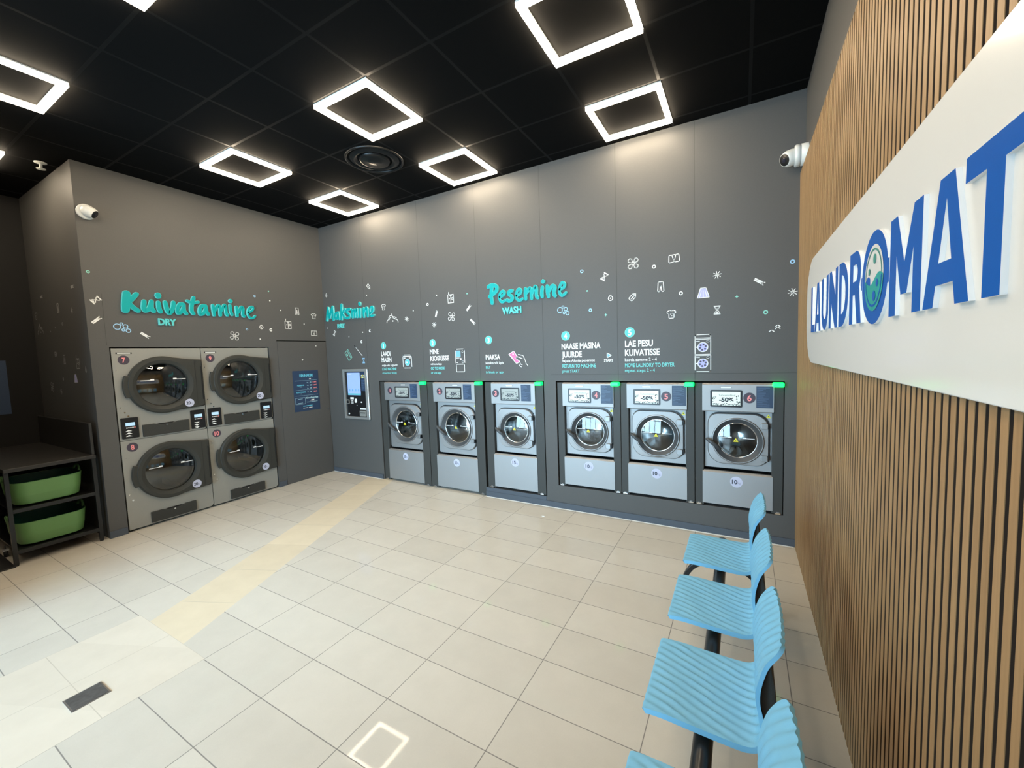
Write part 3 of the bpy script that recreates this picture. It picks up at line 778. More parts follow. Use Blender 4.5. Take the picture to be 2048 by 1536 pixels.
raised_text(BACK, 'PAY', 0.312, 0.475, 2.226, 2.292, 'word_sign', 'small raised teal word PAY under Maksmine')
raised_text(BACK, 'WASH', 3.207, 3.461, 2.212, 2.287, 'word_sign', 'small raised teal word WASH under Pesemine')

# ------------------------------------------------------------------ the five printed instruction steps
def step(num, ca, cb, lines, label):
    o = thing('instruction_decal', BACK(ca, 1.52), label, 'instruction decal', 'numbered washing instructions on the wall')
    m = MB(BACK); m.disc(ca, cb, 0.050, 0.0010, TEALP, 36)
    m.ring(ca, cb, 0.046, 0.050, 0.0013, MINT, 36)
    nw = 0.007 if num == 1 else 0.017
    m.text(str(num), ca - nw, ca + nw, cb - 0.03, cb + 0.03, 0.0016, WHITE, bold=0.04)
    m.build('number_circle', o)
    for body, a0, a1, b0, b1, mm, bd in lines:
        m = MB(BACK); m.text(body, a0, a1, b0, b1, 0.0012, mm, bold=bd)
        m.build('heading_line' if body.isupper() and mm is WHITE else 'text_line', o)
    return o
W_, T_ = WHITE, mat('teal_text_print', (0.16, 0.60, 0.58), 0.6)
s1 = step(1, 1.244, 1.927, [('LAADI', 1.192, 1.367, 1.783, 1.846, W_, .028), ('MASIN', 1.192, 1.383, 1.698, 1.760, W_, .028), ('sulge uks tugevalt', 1.194, 1.493, 1.640, 1.667, W_, .012),
     ('LOAD MACHINE', 1.193, 1.469, 1.584, 1.618, T_, .022), ('close door firmly', 1.193, 1.472, 1.531, 1.558, T_, .010)], 'printed step 1 LAADI MASIN with washer drawing above washer 1')
m = MB(BACK)
m.line(rrect(1.600, 1.756, 1.608, 1.785, 0.012, 3), 0.0085, 0.0012, WHITE, True); m.line([(1.60, 1.765), (1.756, 1.765)], 0.011, 0.0012, WHITE)
m.line([(1.615, 1.745), (1.64, 1.745)], 0.010, 0.0012, WHITE); m.line([(1.715, 1.745), (1.74, 1.745)], 0.010, 0.0012, WHITE)
m.disc(1.680, 1.683, 0.042, 0.0011, TEALP); m.ring(1.680, 1.683, 0.036, 0.046, 0.0014, BLUEP); m.disc(1.668, 1.685, 0.013, 0.0016, WHITE, 12)
m.build('washer_drawing', s1)
s2 = step(2, 2.135, 1.926, [('MINE', 2.082, 2.227, 1.785, 1.846, W_, .028), ('KIOSKISSE', 2.083, 2.389, 1.695, 1.758, W_, .028), ('või ava äpp', 2.082, 2.271, 1.640, 1.667, W_, .012),
     ('GO TO KIOSK', 2.085, 2.318, 1.581, 1.615, T_, .022), ('or use app', 2.085, 2.257, 1.528, 1.554, T_, .010)], 'printed step 2 MINE KIOSKISSE with kiosk drawing above washer 2')
m = MB(BACK)
m.line(rrect(2.496, 2.636, 1.642, 1.831, 0.012, 3), 0.008, 0.0012, WHITE, True); m.line([(2.503, 1.636), (2.503, 1.548), (2.629, 1.548), (2.629, 1.636)], 0.008, 0.0012, WHITE)
m.rect(2.510, 2.570, 1.740, 1.808, 0.0011, SKYP); m.line([(2.508, 1.738), (2.572, 1.738), (2.572, 1.810), (2.508, 1.810)], 0.005, 0.0014, BLUEP, True)
m.line(rrect(2.590, 2.622, 1.787, 1.808, 0.006, 2), 0.006, 0.0012, WHITE, True); m.line(rrect(2.590, 2.622, 1.660, 1.682, 0.006, 2), 0.006, 0.0012, WHITE, True)
m.disc(2.577, 1.706, 0.010, 0.0012, WHITE, 10, rb=0.016); m.line([(2.51, 1.722), (2.555, 1.722)], 0.007, 0.0012, WHITE); m.line([(2.512, 1.662), (2.53, 1.662)], 0.006, 0.0012, WHITE)
m.build('kiosk_drawing', s2)
s3 = step(3, 2.997, 1.923, [('MAKSA', 2.948, 3.149, 1.691, 1.750, W_, .028), ('kioskis või äpis', 2.944, 3.194, 1.636, 1.664, W_, .012), ('PAY', 2.945, 3.012, 1.579, 1.612, T_, .022),
     ('in kiosk or app', 2.944, 3.187, 1.526, 1.553, T_, .010)], 'printed step 3 MAKSA with hand holding a pink card above washer 3')
m = MB(BACK)
cardp = [(3.269, 1.744), (3.336, 1.780), (3.414, 1.663), (3.369, 1.632)]
m.poly(cardp, 0.0010, PINK); m.line(cardp, 0.008, 0.0012, WHITE, True)
m.rect(3.318, 3.334, 1.735, 1.752, 0.0014, WHITE); m.line([(3.300, 1.722), (3.33, 1.68)], 0.005, 0.0014, WHITE)
m.poly([(3.372, 1.712), (3.358, 1.700), (3.366, 1.685), (3.413, 1.658), (3.44, 1.688)], 0.0013, WALL)
for pts in ([(3.445, 1.689), (3.385, 1.713), (3.362, 1.710), (3.358, 1.699), (3.368, 1.687), (3.413, 1.658)], [(3.396, 1.740), (3.456, 1.724), (3.480, 1.675), (3.492, 1.635), (3.513, 1.610)],
            [(3.413, 1.65), (3.422, 1.627), (3.442, 1.618)], [(3.400, 1.623), (3.411, 1.605), (3.431, 1.595)]): m.line(pts, 0.0075, 0.0015, WHITE)
m.build('hand_and_card_drawing', s3)
s4 = step(4, 3.981, 1.920, [('NAASE MASINA', 3.931, 4.362, 1.777, 1.839, W_, .028), ('JUURDE', 3.933, 4.159, 1.690, 1.752, W_, .028), ('vajuta Alusta pesemist', 3.934, 4.300, 1.640, 1.668, W_, .012),
     ('RETURN TO MACHINE', 3.935, 4.310, 1.577, 1.615, T_, .022), ('press START', 3.935, 4.130, 1.526, 1.556, T_, .010), ('START', 4.397, 4.491, 1.631, 1.661, W_, .028)], 'printed step 4 NAASE MASINA JUURDE with START arrow above washer 4')
m = MB(BACK); m.poly([(4.431, 1.722), (4.431, 1.672), (4.476, 1.697)], 0.0011, SKYP); m.line([(4.431, 1.722), (4.431, 1.672), (4.476, 1.697)], 0.007, 0.0013, WHITE, True)
m.build('start_arrow', s4)
s5 = step(5, 4.663, 1.919, [('LAE PESU', 4.614, 4.884, 1.776, 1.838, W_, .028), ('KUIVATISSE', 4.612, 4.945, 1.688, 1.750, W_, .028), ('korda samme 2 - 4', 4.611, 4.918, 1.632, 1.663, W_, .012),
     ('MOVE LAUNDRY TO DRYER', 4.611, 5.080, 1.573, 1.611, T_, .022), ('repeat steps 2 - 4', 4.610, 4.899, 1.526, 1.556, T_, .010)], 'printed step 5 LAE PESU KUIVATISSE with two stacked dryers drawing')
m = MB(BACK)
m.line(rrect(5.257, 5.388, 1.522, 1.861, 0.010, 3), 0.0065, 0.0012, WHITE, True)
for z0 in (1.672, 1.522):
    m.line([(5.257, z0 + 0.158), (5.388, z0 + 0.158)], 0.006, 0.0012, WHITE)
    m.line([(5.257, z0 + 0.147), (5.388, z0 + 0.147)], 0.005, 0.0012, WHITE)
    m.disc(5.323, z0 + 0.075, 0.044, 0.0011, VIOLET); m.ring(5.323, z0 + 0.075, 0.040, 0.045, 0.0014, WHITE)
    for k in range(6): m.disc(5.323 + 0.025 * cos(k * pi / 3 + 0.3), z0 + 0.075 + 0.025 * sin(k * pi / 3 + 0.3), 0.009, 0.0015, BADGE, 10)
    m.line(rrect(5.352, 5.378, z0 + 0.120, z0 + 0.136, 0.004, 2), 0.004, 0.0012, WHITE, True); m.line([(5.27, z0 + 0.13), (5.295, z0 + 0.13)], 0.005, 0.0012, WHITE)
    m.line([(5.268, z0 + 0.075), (5.279, z0 + 0.075)], 0.008, 0.0012, WHITE)
m.build('stacked_dryers_drawing', s5)
# ------------------------------------------------------------------ washers
def washer(num, x0, w, pl, pr, z0, zbt, zd, cz, kg, label, badge_left):
    """x0, w: control panel; pl, pr: side posts; z0: bottom; zbt: top of base panel; zd: bottom of the door panel; cz: door centre height"""
    big = w > 0.6
    r = 0.245 if big else 0.203
    k = r / 0.203
    cx = x0 + w / 2 + 0.005
    x1 = x0 + w
    o = thing('washing_machine', BACK(x0 + w / 2, z0, 0), label, 'washing machine', 'stainless steel washing machines in a row')
    # cabinet: posts, sides, back
    m = MB(BACK)
    m.box(x0 - pl, x0 + 0.012, z0, 1.418, -0.60, -0.004, CAB)
    m.box(x1 - 0.012, x1 + pr, z0, 1.418, -0.60, -0.004, CAB)
    m.box(x0, x1, z0, 1.416, -0.66, -0.60, CAB)
    m.box(x0, x1, 1.395, 1.418, -0.60, -0.02, CAB)
    m.build('cabinet', o, bevel=0.004)
    # stainless panel round the door
    m = MB(BACK)
    px0, px1, pz0, pz1 = x0 + 0.017, x1 - 0.004, zd, 1.160
    out = cast([(px0, pz0), (px1, pz0), (px1, pz1), (px0, pz1)], cx, cz, 96)
    # keep the square corners
    def snap(p):
        for q in ((px0, pz0), (px1, pz0), (px1, pz1), (px0, pz1)):
            if math.hypot(p[0] - q[0], p[1] - q[1]) < 0.013: return q
        return p
    out = [snap(p) for p in out]
    m.annulus(out, arc(cx, cz, r * 0.93, 96), -0.075, -0.045, STEEL)
    m.build('door_panel', o)
    m = MB(BACK); m.box(x0 + 0.012, px0, zd - 0.02, 1.16, -0.10, -0.09, GAP); m.box(x0 + 0.012, x1 - 0.012, zbt - 0.004, zd + 0.0, -0.10, -0.09, GAP)
    m.build('shadow_gap', o)
    # control panel with a sloping top edge
    m = MB(BACK)
    prof = [(1.158, -0.03), (1.158, 0.006), (1.164, 0.012), (1.402, 0.012), (1.417, -0.004), (1.417, -0.03)]
    vs = [(a, b, c) for a in (x0, x1) for b, c in prof]; n = len(prof)
    m.add(vs, [(i, i + 1, n + i + 1, n + i) for i in range(n - 1)] + [tuple(range(n)), tuple(reversed(range(n, 2 * n)))], STEEL)
    cp = m.build('control_panel', o)
    f = 0.0125
    if big: sx, bx, ix = 0.202, 0.108, 0.483
    elif badge_left: sx, bx, ix = 0.130, 0.063, 0.407
    else: sx, bx, ix = 0.067, 0.377, 0.429
    m = MB(BACK)                                                       # touch screen
    a0, a1 = x0 + sx, x0 + sx + 0.256
    m.prism(rrect(a0, a1, 1.200, 1.355, 0.010, 3), f - 0.002, f + 0.003, BLACK)
    b0, b1, c0, c1 = a0 + 0.016, a1 - 0.016, 1.216, 1.339
    m.rect(b0, b1, c0, c1, f + 0.0035, LCDD if badge_left else LCD)
    cc = f + 0.0042
    m.text('Tutvumishind', b0 + 0.050, b1 - 0.040, 1.299, 1.317, cc, INKG, bold=0.0)
    m.text('-50%', b0 + 0.055, b1 - 0.052, 1.250, 1.286, cc, INK, bold=0.045)
    rd = random.Random(3)
    for q in range(26):
        side = q % 2; t = rd.random()
        a = (b0 + 0.004 + rd.random() * 0.026) if side else (b1 - 0.004 - rd.random() * 0.026)
        z = 1.222 + t * 0.085; s_ = 0.004 + rd.random() * 0.007; an = rd.random() * pi
        m.poly([(a + s_ * cos(an), z + s_ * sin(an)), (a - 0.4 * s_ * sin(an), z + 0.4 * s_ * cos(an)), (a - s_ * cos(an), z - s_ * sin(an)), (a + 0.4 * s_ * sin(an), z - 0.4 * s_ * cos(an))], cc, INK if q % 3 else INKG)
    for q in range(24):
        a = b0 + 0.01 + (b1 - b0 - 0.02) * q / 23; s_ = 0.0025 + rd.random() * 0.0045; z = 1.2195 + rd.random() * 0.014
        m.disc(a, z, s_, cc, INK if q % 2 else INKG, 7)
    m.build('touch_screen', cp)
    m = MB(BACK); na = x0 + (0.36 if big else 0.25 if badge_left else 0.194)       # name plate
    m.prism(rrect(na - 0.046, na + 0.046, 1.368, 1.387, 0.006, 3), f - 0.002, f + 0.0015, STEELD)
    m.prism(rrect(na - 0.041, na + 0.041, 1.3715, 1.3835, 0.004, 3), f, f + 0.0022, WHITEP)
    m.build('name_plate', cp)
    m = MB(BACK); m.disc(x0 + bx, 1.286 if not big else 1.298, 0.047, f + 0.0006, BADGE, 40)
    nw = 0.007 if num == 1 else 0.017
    m.text(str(num), x0 + bx - nw, x0 + bx + nw, (1.286 if not big else 1.298) - 0.026, (1.286 if not big else 1.298) + 0.026, f + 0.0012, SALMON, bold=0.03)
    m.build('number_sticker', cp)
    m = MB(BACK); i1 = ix + 0.125                                      # instruction sticker
    m.rect(x0 + ix, x0 + i1, 1.200, 1.390, f + 0.0006, NAVY)
    rd = random.Random(num)
    z = 1.383
    while z > 1.206:
        m.rect(x0 + ix + 0.006, x0 + ix + 0.03 + rd.random() * 0.085, z - 0.0022, z, f + 0.0010, NAVYL); z -= 0.0085
    m.build('instruction_sticker', cp)
    # base panel with bevelled top edge
    m = MB(BACK)
    prof = [(z0 + 0.022, -0.03), (z0 + 0.022, 0.002), (zbt - 0.016, 0.002), (zbt - 0.002, -0.012), (zbt, -0.03)]
    vs = [(a, b, c) for a in (x0 + 0.002, x1 - 0.002) for b, c in prof]; n = len(prof)
    m.add(vs, [(i, i + 1, n + i + 1, n + i) for i in range(n - 1)] + [tuple(range(n)), tuple(reversed(range(n, 2 * n)))], STEEL)
    bp = m.build('base_panel', o)
    m = MB(BACK); kx, kz, kr = cx - 0.006, zbt - 0.088, 0.050
    m.disc(kx, kz, kr, 0.0026, LILAC, 40)
    m.text(kg, kx - 0.035, kx + 0.008, kz - 0.019, kz + 0.019, 0.0032, INK, bold=0.02)
    m.text('kg', kx + 0.011, kx + 0.036, kz - 0.016, kz + 0.006, 0.0032, BADGE if False else mat('lilac_grey_print', (0.28, 0.29, 0.40), 0.5), bold=0.0)
    m.build('capacity_sticker', bp)
    for a in (x0 - pl * 0.45, x1 + pr * 0.5):
        m = MB(BACK); m.box(a - 0.022, a + 0.022, z0 - 0.0, z0 + 0.013, -0.01, 0.007, CHROME); m.box(a - 0.012, a + 0.012, z0 + 0.013, z0 + 0.02, -0.008, 0.003, STEELD); m.build('foot_bracket', o, bevel=0.002)
    # door
    hw, zt, zb_ = 0.242 * k, (0.246 * k if not big else 0.278), (-0.222 * k if not big else -0.280)
    plate = rrect(cx - hw, cx + hw, cz + zb_, cz + zt, (0.13 * k, 0.10 * k, 0.12 * k, 0.085 * k), 8)
    P = cast(plate, cx, cz, 96)
    # push the left side out a little, flatten the right
    m = MB(BACK)
    loops(m, [(P, -0.044), (P, -0.028), (scaled(P, 0.975, cx, cz), -0.019), (arc(cx, cz, r * 1.02, 96), -0.016)], STEEL, smooth=False)
    dr = m.build('door', o)
    m = MB(BACK)                                                       # black ring painted for the shadow line at top and right
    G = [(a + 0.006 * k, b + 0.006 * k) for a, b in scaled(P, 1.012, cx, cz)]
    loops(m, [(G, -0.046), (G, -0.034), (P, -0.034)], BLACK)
    m.build('shadow_line_ring', dr)
    m = MB(BACK)                                                       # grey porthole ring
    m.lathe(cx, cz, [(r * 1.03, -0.020), (r * 1.03, -0.008), (r * 1.0, -0.004), (r * 0.975, -0.005)], STEELD, 64)
    m.lathe(cx, cz, [(r * 0.975, -0.005), (r * 0.95, -0.008), (r * 0.84, -0.030), (r * 0.79, -0.036)], RINGG, 64)
    m.lathe(cx, cz, [(r * 0.79, -0.036), (r * 0.77, -0.033), (r * 0.755, -0.036), (r * 0.745, -0.05)], CHROME, 64)
    m.build('porthole_ring', dr)
    gr = r * 0.755
    m = MB(BACK); m.lathe(cx, cz, [(gr * q, -0.040 + 0.016 * (1 - q * q)) for q in (1, .85, .7, .5, .3, .12, 0.001)], DGLASS, 64)
    gl = m.build('porthole_glass', dr)
    g0 = -0.0215                                                       # printed marks on the glass
    for s_ in (-1, 1):
        m = MB(BACK)
        xa, xb = (cx - 0.135 * k, cx - 0.045 * k) if s_ < 0 else (cx + 0.045 * k, cx + 0.135 * k)
        m.rect(xa, xb, cz + 0.020, cz + 0.0245, g0 - 0.003, WHITE)
        xe = xb - 0.026 if s_ < 0 else xa
        m.rect(xe, xe + 0.026, cz + 0.0205, cz + 0.032, g0 - 0.0026, WHITE)
        m.build('glass_print', dr)
    m = MB(BACK); t = 0.021 * (1.0 if not big else 1.05)
    m.poly([(cx - 0.012 - t, cz - 0.012), (cx - 0.012 + t, cz - 0.012), (cx - 0.012, cz - 0.012 + 1.7 * t)], g0, YELLOW)
    m.disc(cx - 0.012, cz - 0.001, 0.0045, g0 + 0.0004, INK, 10)
    m.build('warning_sticker', dr)
    # handle: flat curved lever from the left edge down to the ring
    hp = [(-0.250, 0.010, 0.012), (-0.236, 0.003, 0.022), (-0.205, -0.020, 0.030), (-0.172, -0.046, 0.026), (-0.148, -0.068, 0.012), (-0.138, -0.082, -0.004)]
    pth = [BACK(cx + a * k, cz + b * k, c) for a, b, c in [tuple(p) for p in smooth_path(hp, 4)]]
    m = MB(BACK); m.tube(pth, [0.012 + 0.006 * sin(pi * i / (len(pth) - 1)) for i in range(len(pth))], RINGG, 12)
    m.build('handle', dr)
    for b in (0.146 * k if not big else 0.150, -0.142 * k if not big else -0.150):
        m = MB(BACK)
        hx = cx + hw - 0.034
        m.prism(rrect(hx - 0.024, hx + 0.026, cz + b - 0.026, cz + b + 0.026, 0.009, 3), -0.03, 0.012, STEELD)
        m.prism(rrect(hx - 0.034, hx - 0.016, cz + b - 0.017, cz + b + 0.017, 0.006, 3), -0.03, -0.004, STEELD)
        m.box(hx + 0.026, hx + 0.038, cz + b - 0.024, cz + b + 0.024, -0.04, 0.004, BLACK)
        m.build('hinge', dr, bevel=0.003)
        m = MB(BACK); m.disc(cx + 0.152 * k, cz + b * 0.98, 0.007, -0.0165, BLACK, 16); m.build('bolt_hole', dr)
    m = MB(BACK); a, b = x1 - 0.037, 1.118
    m.poly([(a - 0.018, b - 0.012), (a + 0.018, b - 0.012), (a, b + 0.019)], -0.0444, YELLOW); m.disc(a, b, 0.005, -0.0440, INK, 8)
    m.build('warning_sticker', o)
    # drum behind the glass
    m = MB(BACK)
    m.lathe(cx, cz, [(r * 0.80, -0.06), (r * 0.80, -0.085), (r * 0.97, -0.10), (r * 0.97, -0.42), (0.001, -0.44)], DRUM, 48)
    for q in range(3):
        fr2 = BACK.at(cx, cz, 0, q * 2 * pi / 3 + 0.5 + num * 0.7)
        m.add([(r * 0.97, -0.05, -0.41), (r * 0.97, 0.05, -0.41), (r * 0.66, 0.0, -0.41), (r * 0.97, -0.05, -0.12), (r * 0.97, 0.05, -0.12), (r * 0.70, 0.0, -0.12)],
              [(0, 1, 2), (5, 4, 3), (0, 2, 5, 3), (1, 4, 5, 2)], DRUM, fr=fr2)
    m.build('drum', o)
    # green lamp on the top right corner
    m = MB(BACK)
    ga = x1 + pr - 0.043
    m.prism(rrect(ga - 0.042, ga + 0.042, 1.384, 1.424, 0.010, 4), -0.01, 0.055, GREENL)
    m.build('status_lamp', o, bevel=0.008)
    return o

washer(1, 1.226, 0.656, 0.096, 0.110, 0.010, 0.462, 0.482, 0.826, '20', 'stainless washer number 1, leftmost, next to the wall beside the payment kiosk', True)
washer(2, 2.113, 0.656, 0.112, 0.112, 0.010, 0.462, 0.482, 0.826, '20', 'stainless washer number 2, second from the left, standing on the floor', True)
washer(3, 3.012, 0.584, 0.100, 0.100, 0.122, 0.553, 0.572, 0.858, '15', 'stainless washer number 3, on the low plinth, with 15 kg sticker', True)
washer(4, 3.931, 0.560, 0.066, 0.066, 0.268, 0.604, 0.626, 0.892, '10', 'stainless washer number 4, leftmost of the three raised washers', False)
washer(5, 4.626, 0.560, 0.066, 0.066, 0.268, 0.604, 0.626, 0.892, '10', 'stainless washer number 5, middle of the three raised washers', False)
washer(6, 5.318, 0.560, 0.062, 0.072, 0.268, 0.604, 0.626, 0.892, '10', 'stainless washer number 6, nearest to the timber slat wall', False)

# ------------------------------------------------------------------ stacked dryers
def dryer(nums, u0, w, label):
    o = thing('stacked_dryer', LEFT(u0 + w / 2, 0.02, 0), label, 'tumble dryer', 'stacked tumble dryers')
    u1 = u0 + w
    cu = u0 + 0.405
    doors = (1.543, 0.583)
    R, rg = 0.316, 0.240
    m = MB(LEFT)
    # front in two halves, each with the door hole
    for (zb, zt), cz in zip(((0.979, 1.948), (0.022, 0.975)), doors):
        rc = [(u0 + 0.003, zb), (u1 - 0.003, zb), (u1 - 0.003, zt), (u0 + 0.003, zt)]
        out = cast(rc, cu, cz, 120)
        def snap(p):
            for q in rc:
                if math.hypot(p[0] - q[0], p[1] - q[1]) < 0.022: return q
            return p
        m.annulus([snap(p) for p in out], arc(cu, cz, rg + 0.005, 120), -0.03, -0.006, DRYP)
        m.box(u0 + 0.004, u1 - 0.004, zb, zb + 0.01, -0.06, -0.03, GAP)
    m.box(u0 + 0.004, u0 + 0.02, 0.022, 1.948, -0.70, -0.031, GAP); m.box(u1 - 0.02, u1 - 0.004, 0.022, 1.948, -0.70, -0.031, GAP)
    m.box(u0 + 0.004, u1 - 0.004, 1.93, 1.948, -0.70, -0.031, GAP); m.box(u0 + 0.004, u1 - 0.004, 0.022, 0.04, -0.70, -0.031, GAP)
    m.box(u0 + 0.004, u1 - 0.004, 0.96, 0.99, -0.70, -0.031, GAP)
    m.box(u0 + 0.004, u1 - 0.004, 0.022, 1.948, -0.72, -0.70, GAP)
    m.build('cabinet', o)
    for i, (cz, num) in enumerate(zip(doors, nums)):
        e = u1 - 0.008 - cu
        oc = []
        for q in range(0, 49):                                          # round left part with the handle lug
            t = radians(72 + (288 - 72) * q / 48)
            oc.append((R * cos(t), R * sin(t)))
        poly = [(e, 0.268), (0.26, 0.277)] + oc + [(0.26, -0.287), (e, -0.279)]
        P = cast([(cu + a, cz + b) for a, b in poly], cu, cz, 144)
        m = MB(LEFT)
        loops(m, [(P, -0.005), (P, 0.026), (scaled(P, 0.965, cu, cz), 0.040), (arc(cu, cz, rg + 0.035, 144), 0.043), (arc(cu, cz, rg, 144), 0.030), (arc(cu, cz, rg - 0.012, 144), 0.002)], DOORG)
        # lug that serves as the pull handle
        lug = [(cu + R * 0.93 * cos(t), cz + R * 0.93 * sin(t)) for t in [radians(158 + 44 * j / 10) for j in range(11)]]
        lug = lug + [(cu + (R + 0.034) * cos(t), cz + (R + 0.034) * sin(t)) for t in [radians(200 - 40 * j / 10) for j in range(11)]]
        d = m.build('door', o)
        m = MB(LEFT); m.prism(lug, 0.004, 0.034, DOORG); m.build('pull_lug', d, bevel=0.008)
        m = MB(LEFT)
        m.box(cu + e - 0.026, cu + e - 0.018, cz - 0.20, cz + 0.19, 0.035, 0.0435, BLACK)
        m.rect(cu + e - 0.085, cu + e - 0.083, cz - 0.26, cz + 0.255, 0.0433, BLACK)
        m.build('hinge_slot', d)
        m = MB(LEFT); m.lathe(cu, cz, [((rg - 0.008) * q, 0.006 + 0.03 * (1 - q * q)) for q in (1, .85, .7, .5, .3, .12, 0.001)], DGLASS2, 64)
        gl = m.build('door_glass', d)
        for s_ in (-1, 1):
            m = MB(LEFT)
            xa, xb = (cu - 0.205, cu - 0.085) if s_ < 0 else (cu + 0.085, cu + 0.205)
            m.rect(xa, xb, cz + 0.052, cz + 0.058, 0.034, WHITE)
            xe = xb - 0.034 if s_ < 0 else xa
            m.rect(xe, xe + 0.034, cz + 0.052, cz + 0.068, 0.0344, WHITE)
            m.build('glass_print', d)
        m = MB(LEFT); ku, kz = cu + 0.219, cz - 0.229
        m.disc(ku, kz, 0.046, 0.0440, LILAC, 36)
        m.text('20', ku - 0.034, ku + 0.008, kz - 0.018, kz + 0.018, 0.0446, INK, bold=0.025); m.text('kg', ku + 0.011, ku + 0.034, kz - 0.014, kz + 0.006, 0.0446, MATS['lilac_grey_print'], bold=0.0)
        m.build('capacity_sticker', d)
        m = MB(LEFT); nu, nz = u0 + 0.095, (1.826 if i == 0 else 0.900)
        m.disc(nu, nz, 0.048, -0.0050, BADGE, 36)
        hw = 0.014 if num < 10 else 0.026
        m.text(str(num), nu - hw, nu + hw, nz - 0.026, nz + 0.026, -0.0044, SALMON, bold=0.03)
        m.build('number_sticker', o)
        m = MB(LEFT)                                                    # drum
        m.lathe(cu, cz, [(rg - 0.02, -0.035), (rg - 0.01, -0.06), (0.36 if False else rg + 0.06, -0.10), (rg + 0.06, -0.62), (0.001, -0.64)], DRUMD, 48)
        for q in range(4):
            f2 = LEFT.at(cu, cz, 0, q * pi / 2 + 0.35 + num)
            m.add([(0.30, -0.03, -0.6), (0.30, 0.03, -0.6), (0.235, 0, -0.6), (0.30, -0.03, -0.12), (0.30, 0.03, -0.12), (0.235, 0, -0.12)], [(0, 1, 2), (5, 4, 3), (0, 2, 5, 3), (1, 4, 5, 2)], DRUMD, fr=f2)
        m.build('drum', o)
    m = MB(LEFT); m.rect(u0 + 0.036, u0 + 0.166, 1.889, 1.905, -0.0054, BLACK); m.rect(u0 + 0.048, u0 + 0.154, 1.892, 1.902, -0.0050, WHITEP)
    m.build('name_plate', o)
    for a0, a1, up in ((u0 + 0.019, u0 + 0.160, True), (u0 + 0.638, u0 + 0.784, False)):
        m = MB(LEFT); m.prism(rrect(a0, a1, 0.999, 1.218, 0.008, 3), -0.01, 0.006, BLACK)
        m.rect(a0 + 0.034, a1 - 0.030, 1.130, 1.166, 0.0066, LCDS)
        for q in range(5): m.rect(a0 + 0.038 + q * 0.016, a0 + 0.049 + q * 0.016, 1.106, 1.117, 0.0066, SALMON if q == 4 else WHITE)
        ca = a0 + 0.055
        for q in range(3):
            zc = 1.020 + q * 0.027
            h = 0.017 if up else -0.017
            m.poly([(ca - 0.028, zc), (ca, zc + h), (ca + 0.028, zc), (ca + 0.028, zc + h * 0.25 - (0.003 if up else -0.003)), (ca - 0.028, zc + h * 0.25 - (0.003 if up else -0.003))][:3], 0.0066, WHITE)
        m.build('control_display', o)
    for zb, zt in ((0.993, 1.121), (0.037, 0.154)):
        a0, a1 = u0 + 0.191, u0 + 0.614
        m = MB(LEFT)
        top = [(a1, zt), (a1 - 0.10, zt), (a1 - 0.14, zt - 0.014), (a0 + 0.14, zt - 0.014), (a0 + 0.10, zt), (a0, zt)]
        m.prism([(a0, zb), (a1, zb)] + top, -0.01, 0.012, TRAY)
        m.prism([(a0 + 0.13, zt - 0.002), (a0 + 0.15, zt - 0.012), (a1 - 0.15, zt - 0.012), (a1 - 0.13, zt - 0.002)], -0.01, 0.003, BLACK)
        tr = m.build('lint_drawer', o, bevel=0.003)
        m = MB(LEFT); m.cyl((a0 + a1) / 2, zt - 0.026, 0.009, 0.012, 0.016, CHROME, 16); m.build('lock', tr)
    for a, b, r_ in ((0.026, 1.720, .005), (0.028, 1.330, .005), (0.060, 1.275, .007), (0.085, 1.235, .008), (0.035, 0.795, .005), (0.030, 0.400, .005), (0.055, 0.335, .009), (0.026, 1.02, .004)):
        m = MB(LEFT); m.cyl(u0 + a, b, r_, -0.007, -0.001, CHROME, 12); m.build('screw', o)
    return o
dryer((7, 8), -2.497, 0.799, 'left stack of two grey tumble dryers, numbers 7 and 8')
dryer((9, 10), -1.697, 0.799, 'right stack of two grey tumble dryers, numbers 9 and 10')

# ------------------------------------------------------------------ payment kiosk
o = thing('payment_kiosk', BACK(0.63, 0.857), 'black payment kiosk with lit blue screen in an aluminium frame below Maksmine', 'payment kiosk')
m = MB(BACK); m.box(0.366, 0.908, 0.860, 1.609, -0.02, 0.006, BLACK)
loops(m, [(rrect(0.366, 0.908, 0.860, 1.609, 0.008, 2), 0.006), (rrect(0.366, 0.908, 0.860, 1.609, 0.008, 2), 0.024), (rrect(0.371, 0.903, 0.865, 1.604, 0.008, 2), 0.028),
          (rrect(0.406, 0.852, 0.896, 1.572, 0.004, 2), 0.028), (rrect(0.408, 0.850, 0.898, 1.570, 0.004, 2), 0.012)], ALU)
m.build('frame', o)
m = MB(BACK); m.rect(0.400, 0.856, 0.890, 1.576, 0.0125, BLACK); fp = m.build('front_plate', o)
m = MB(BACK); m.rect(0.455, 0.735, 1.218, 1.555, 0.0135, LCDB)
for a in (0.50, 0.56, 0.63, 0.69): m.disc(a, 1.292, 0.014, 0.0142, SKYP, 14, rb=0.019)
m.rect(0.455, 0.735, 1.222, 1.243, 0.0142, TEALP); m.rect(0.47, 0.55, 1.53, 1.536, 0.0142, WHITE)
m.build('screen', fp)
m = MB(BACK); m.prism(rrect(0.412, 0.478, 1.085, 1.150, 0.006, 2), 0.012, 0.020, RECEIPT); m.rect(0.422, 0.468, 1.094, 1.138, 0.0206, BLACK); m.build('card_reader', fp)
m = MB(BACK); m.rect(0.500, 0.575, 1.155, 1.186, 0.0135, WHITE)
for q in range(3):
    for p in range(3): m.rect(0.508 + q * 0.020, 0.522 + q * 0.020, 1.092 + p * 0.019, 1.105 + p * 0.019, 0.0135, WHITE)
m.build('keypad', fp)
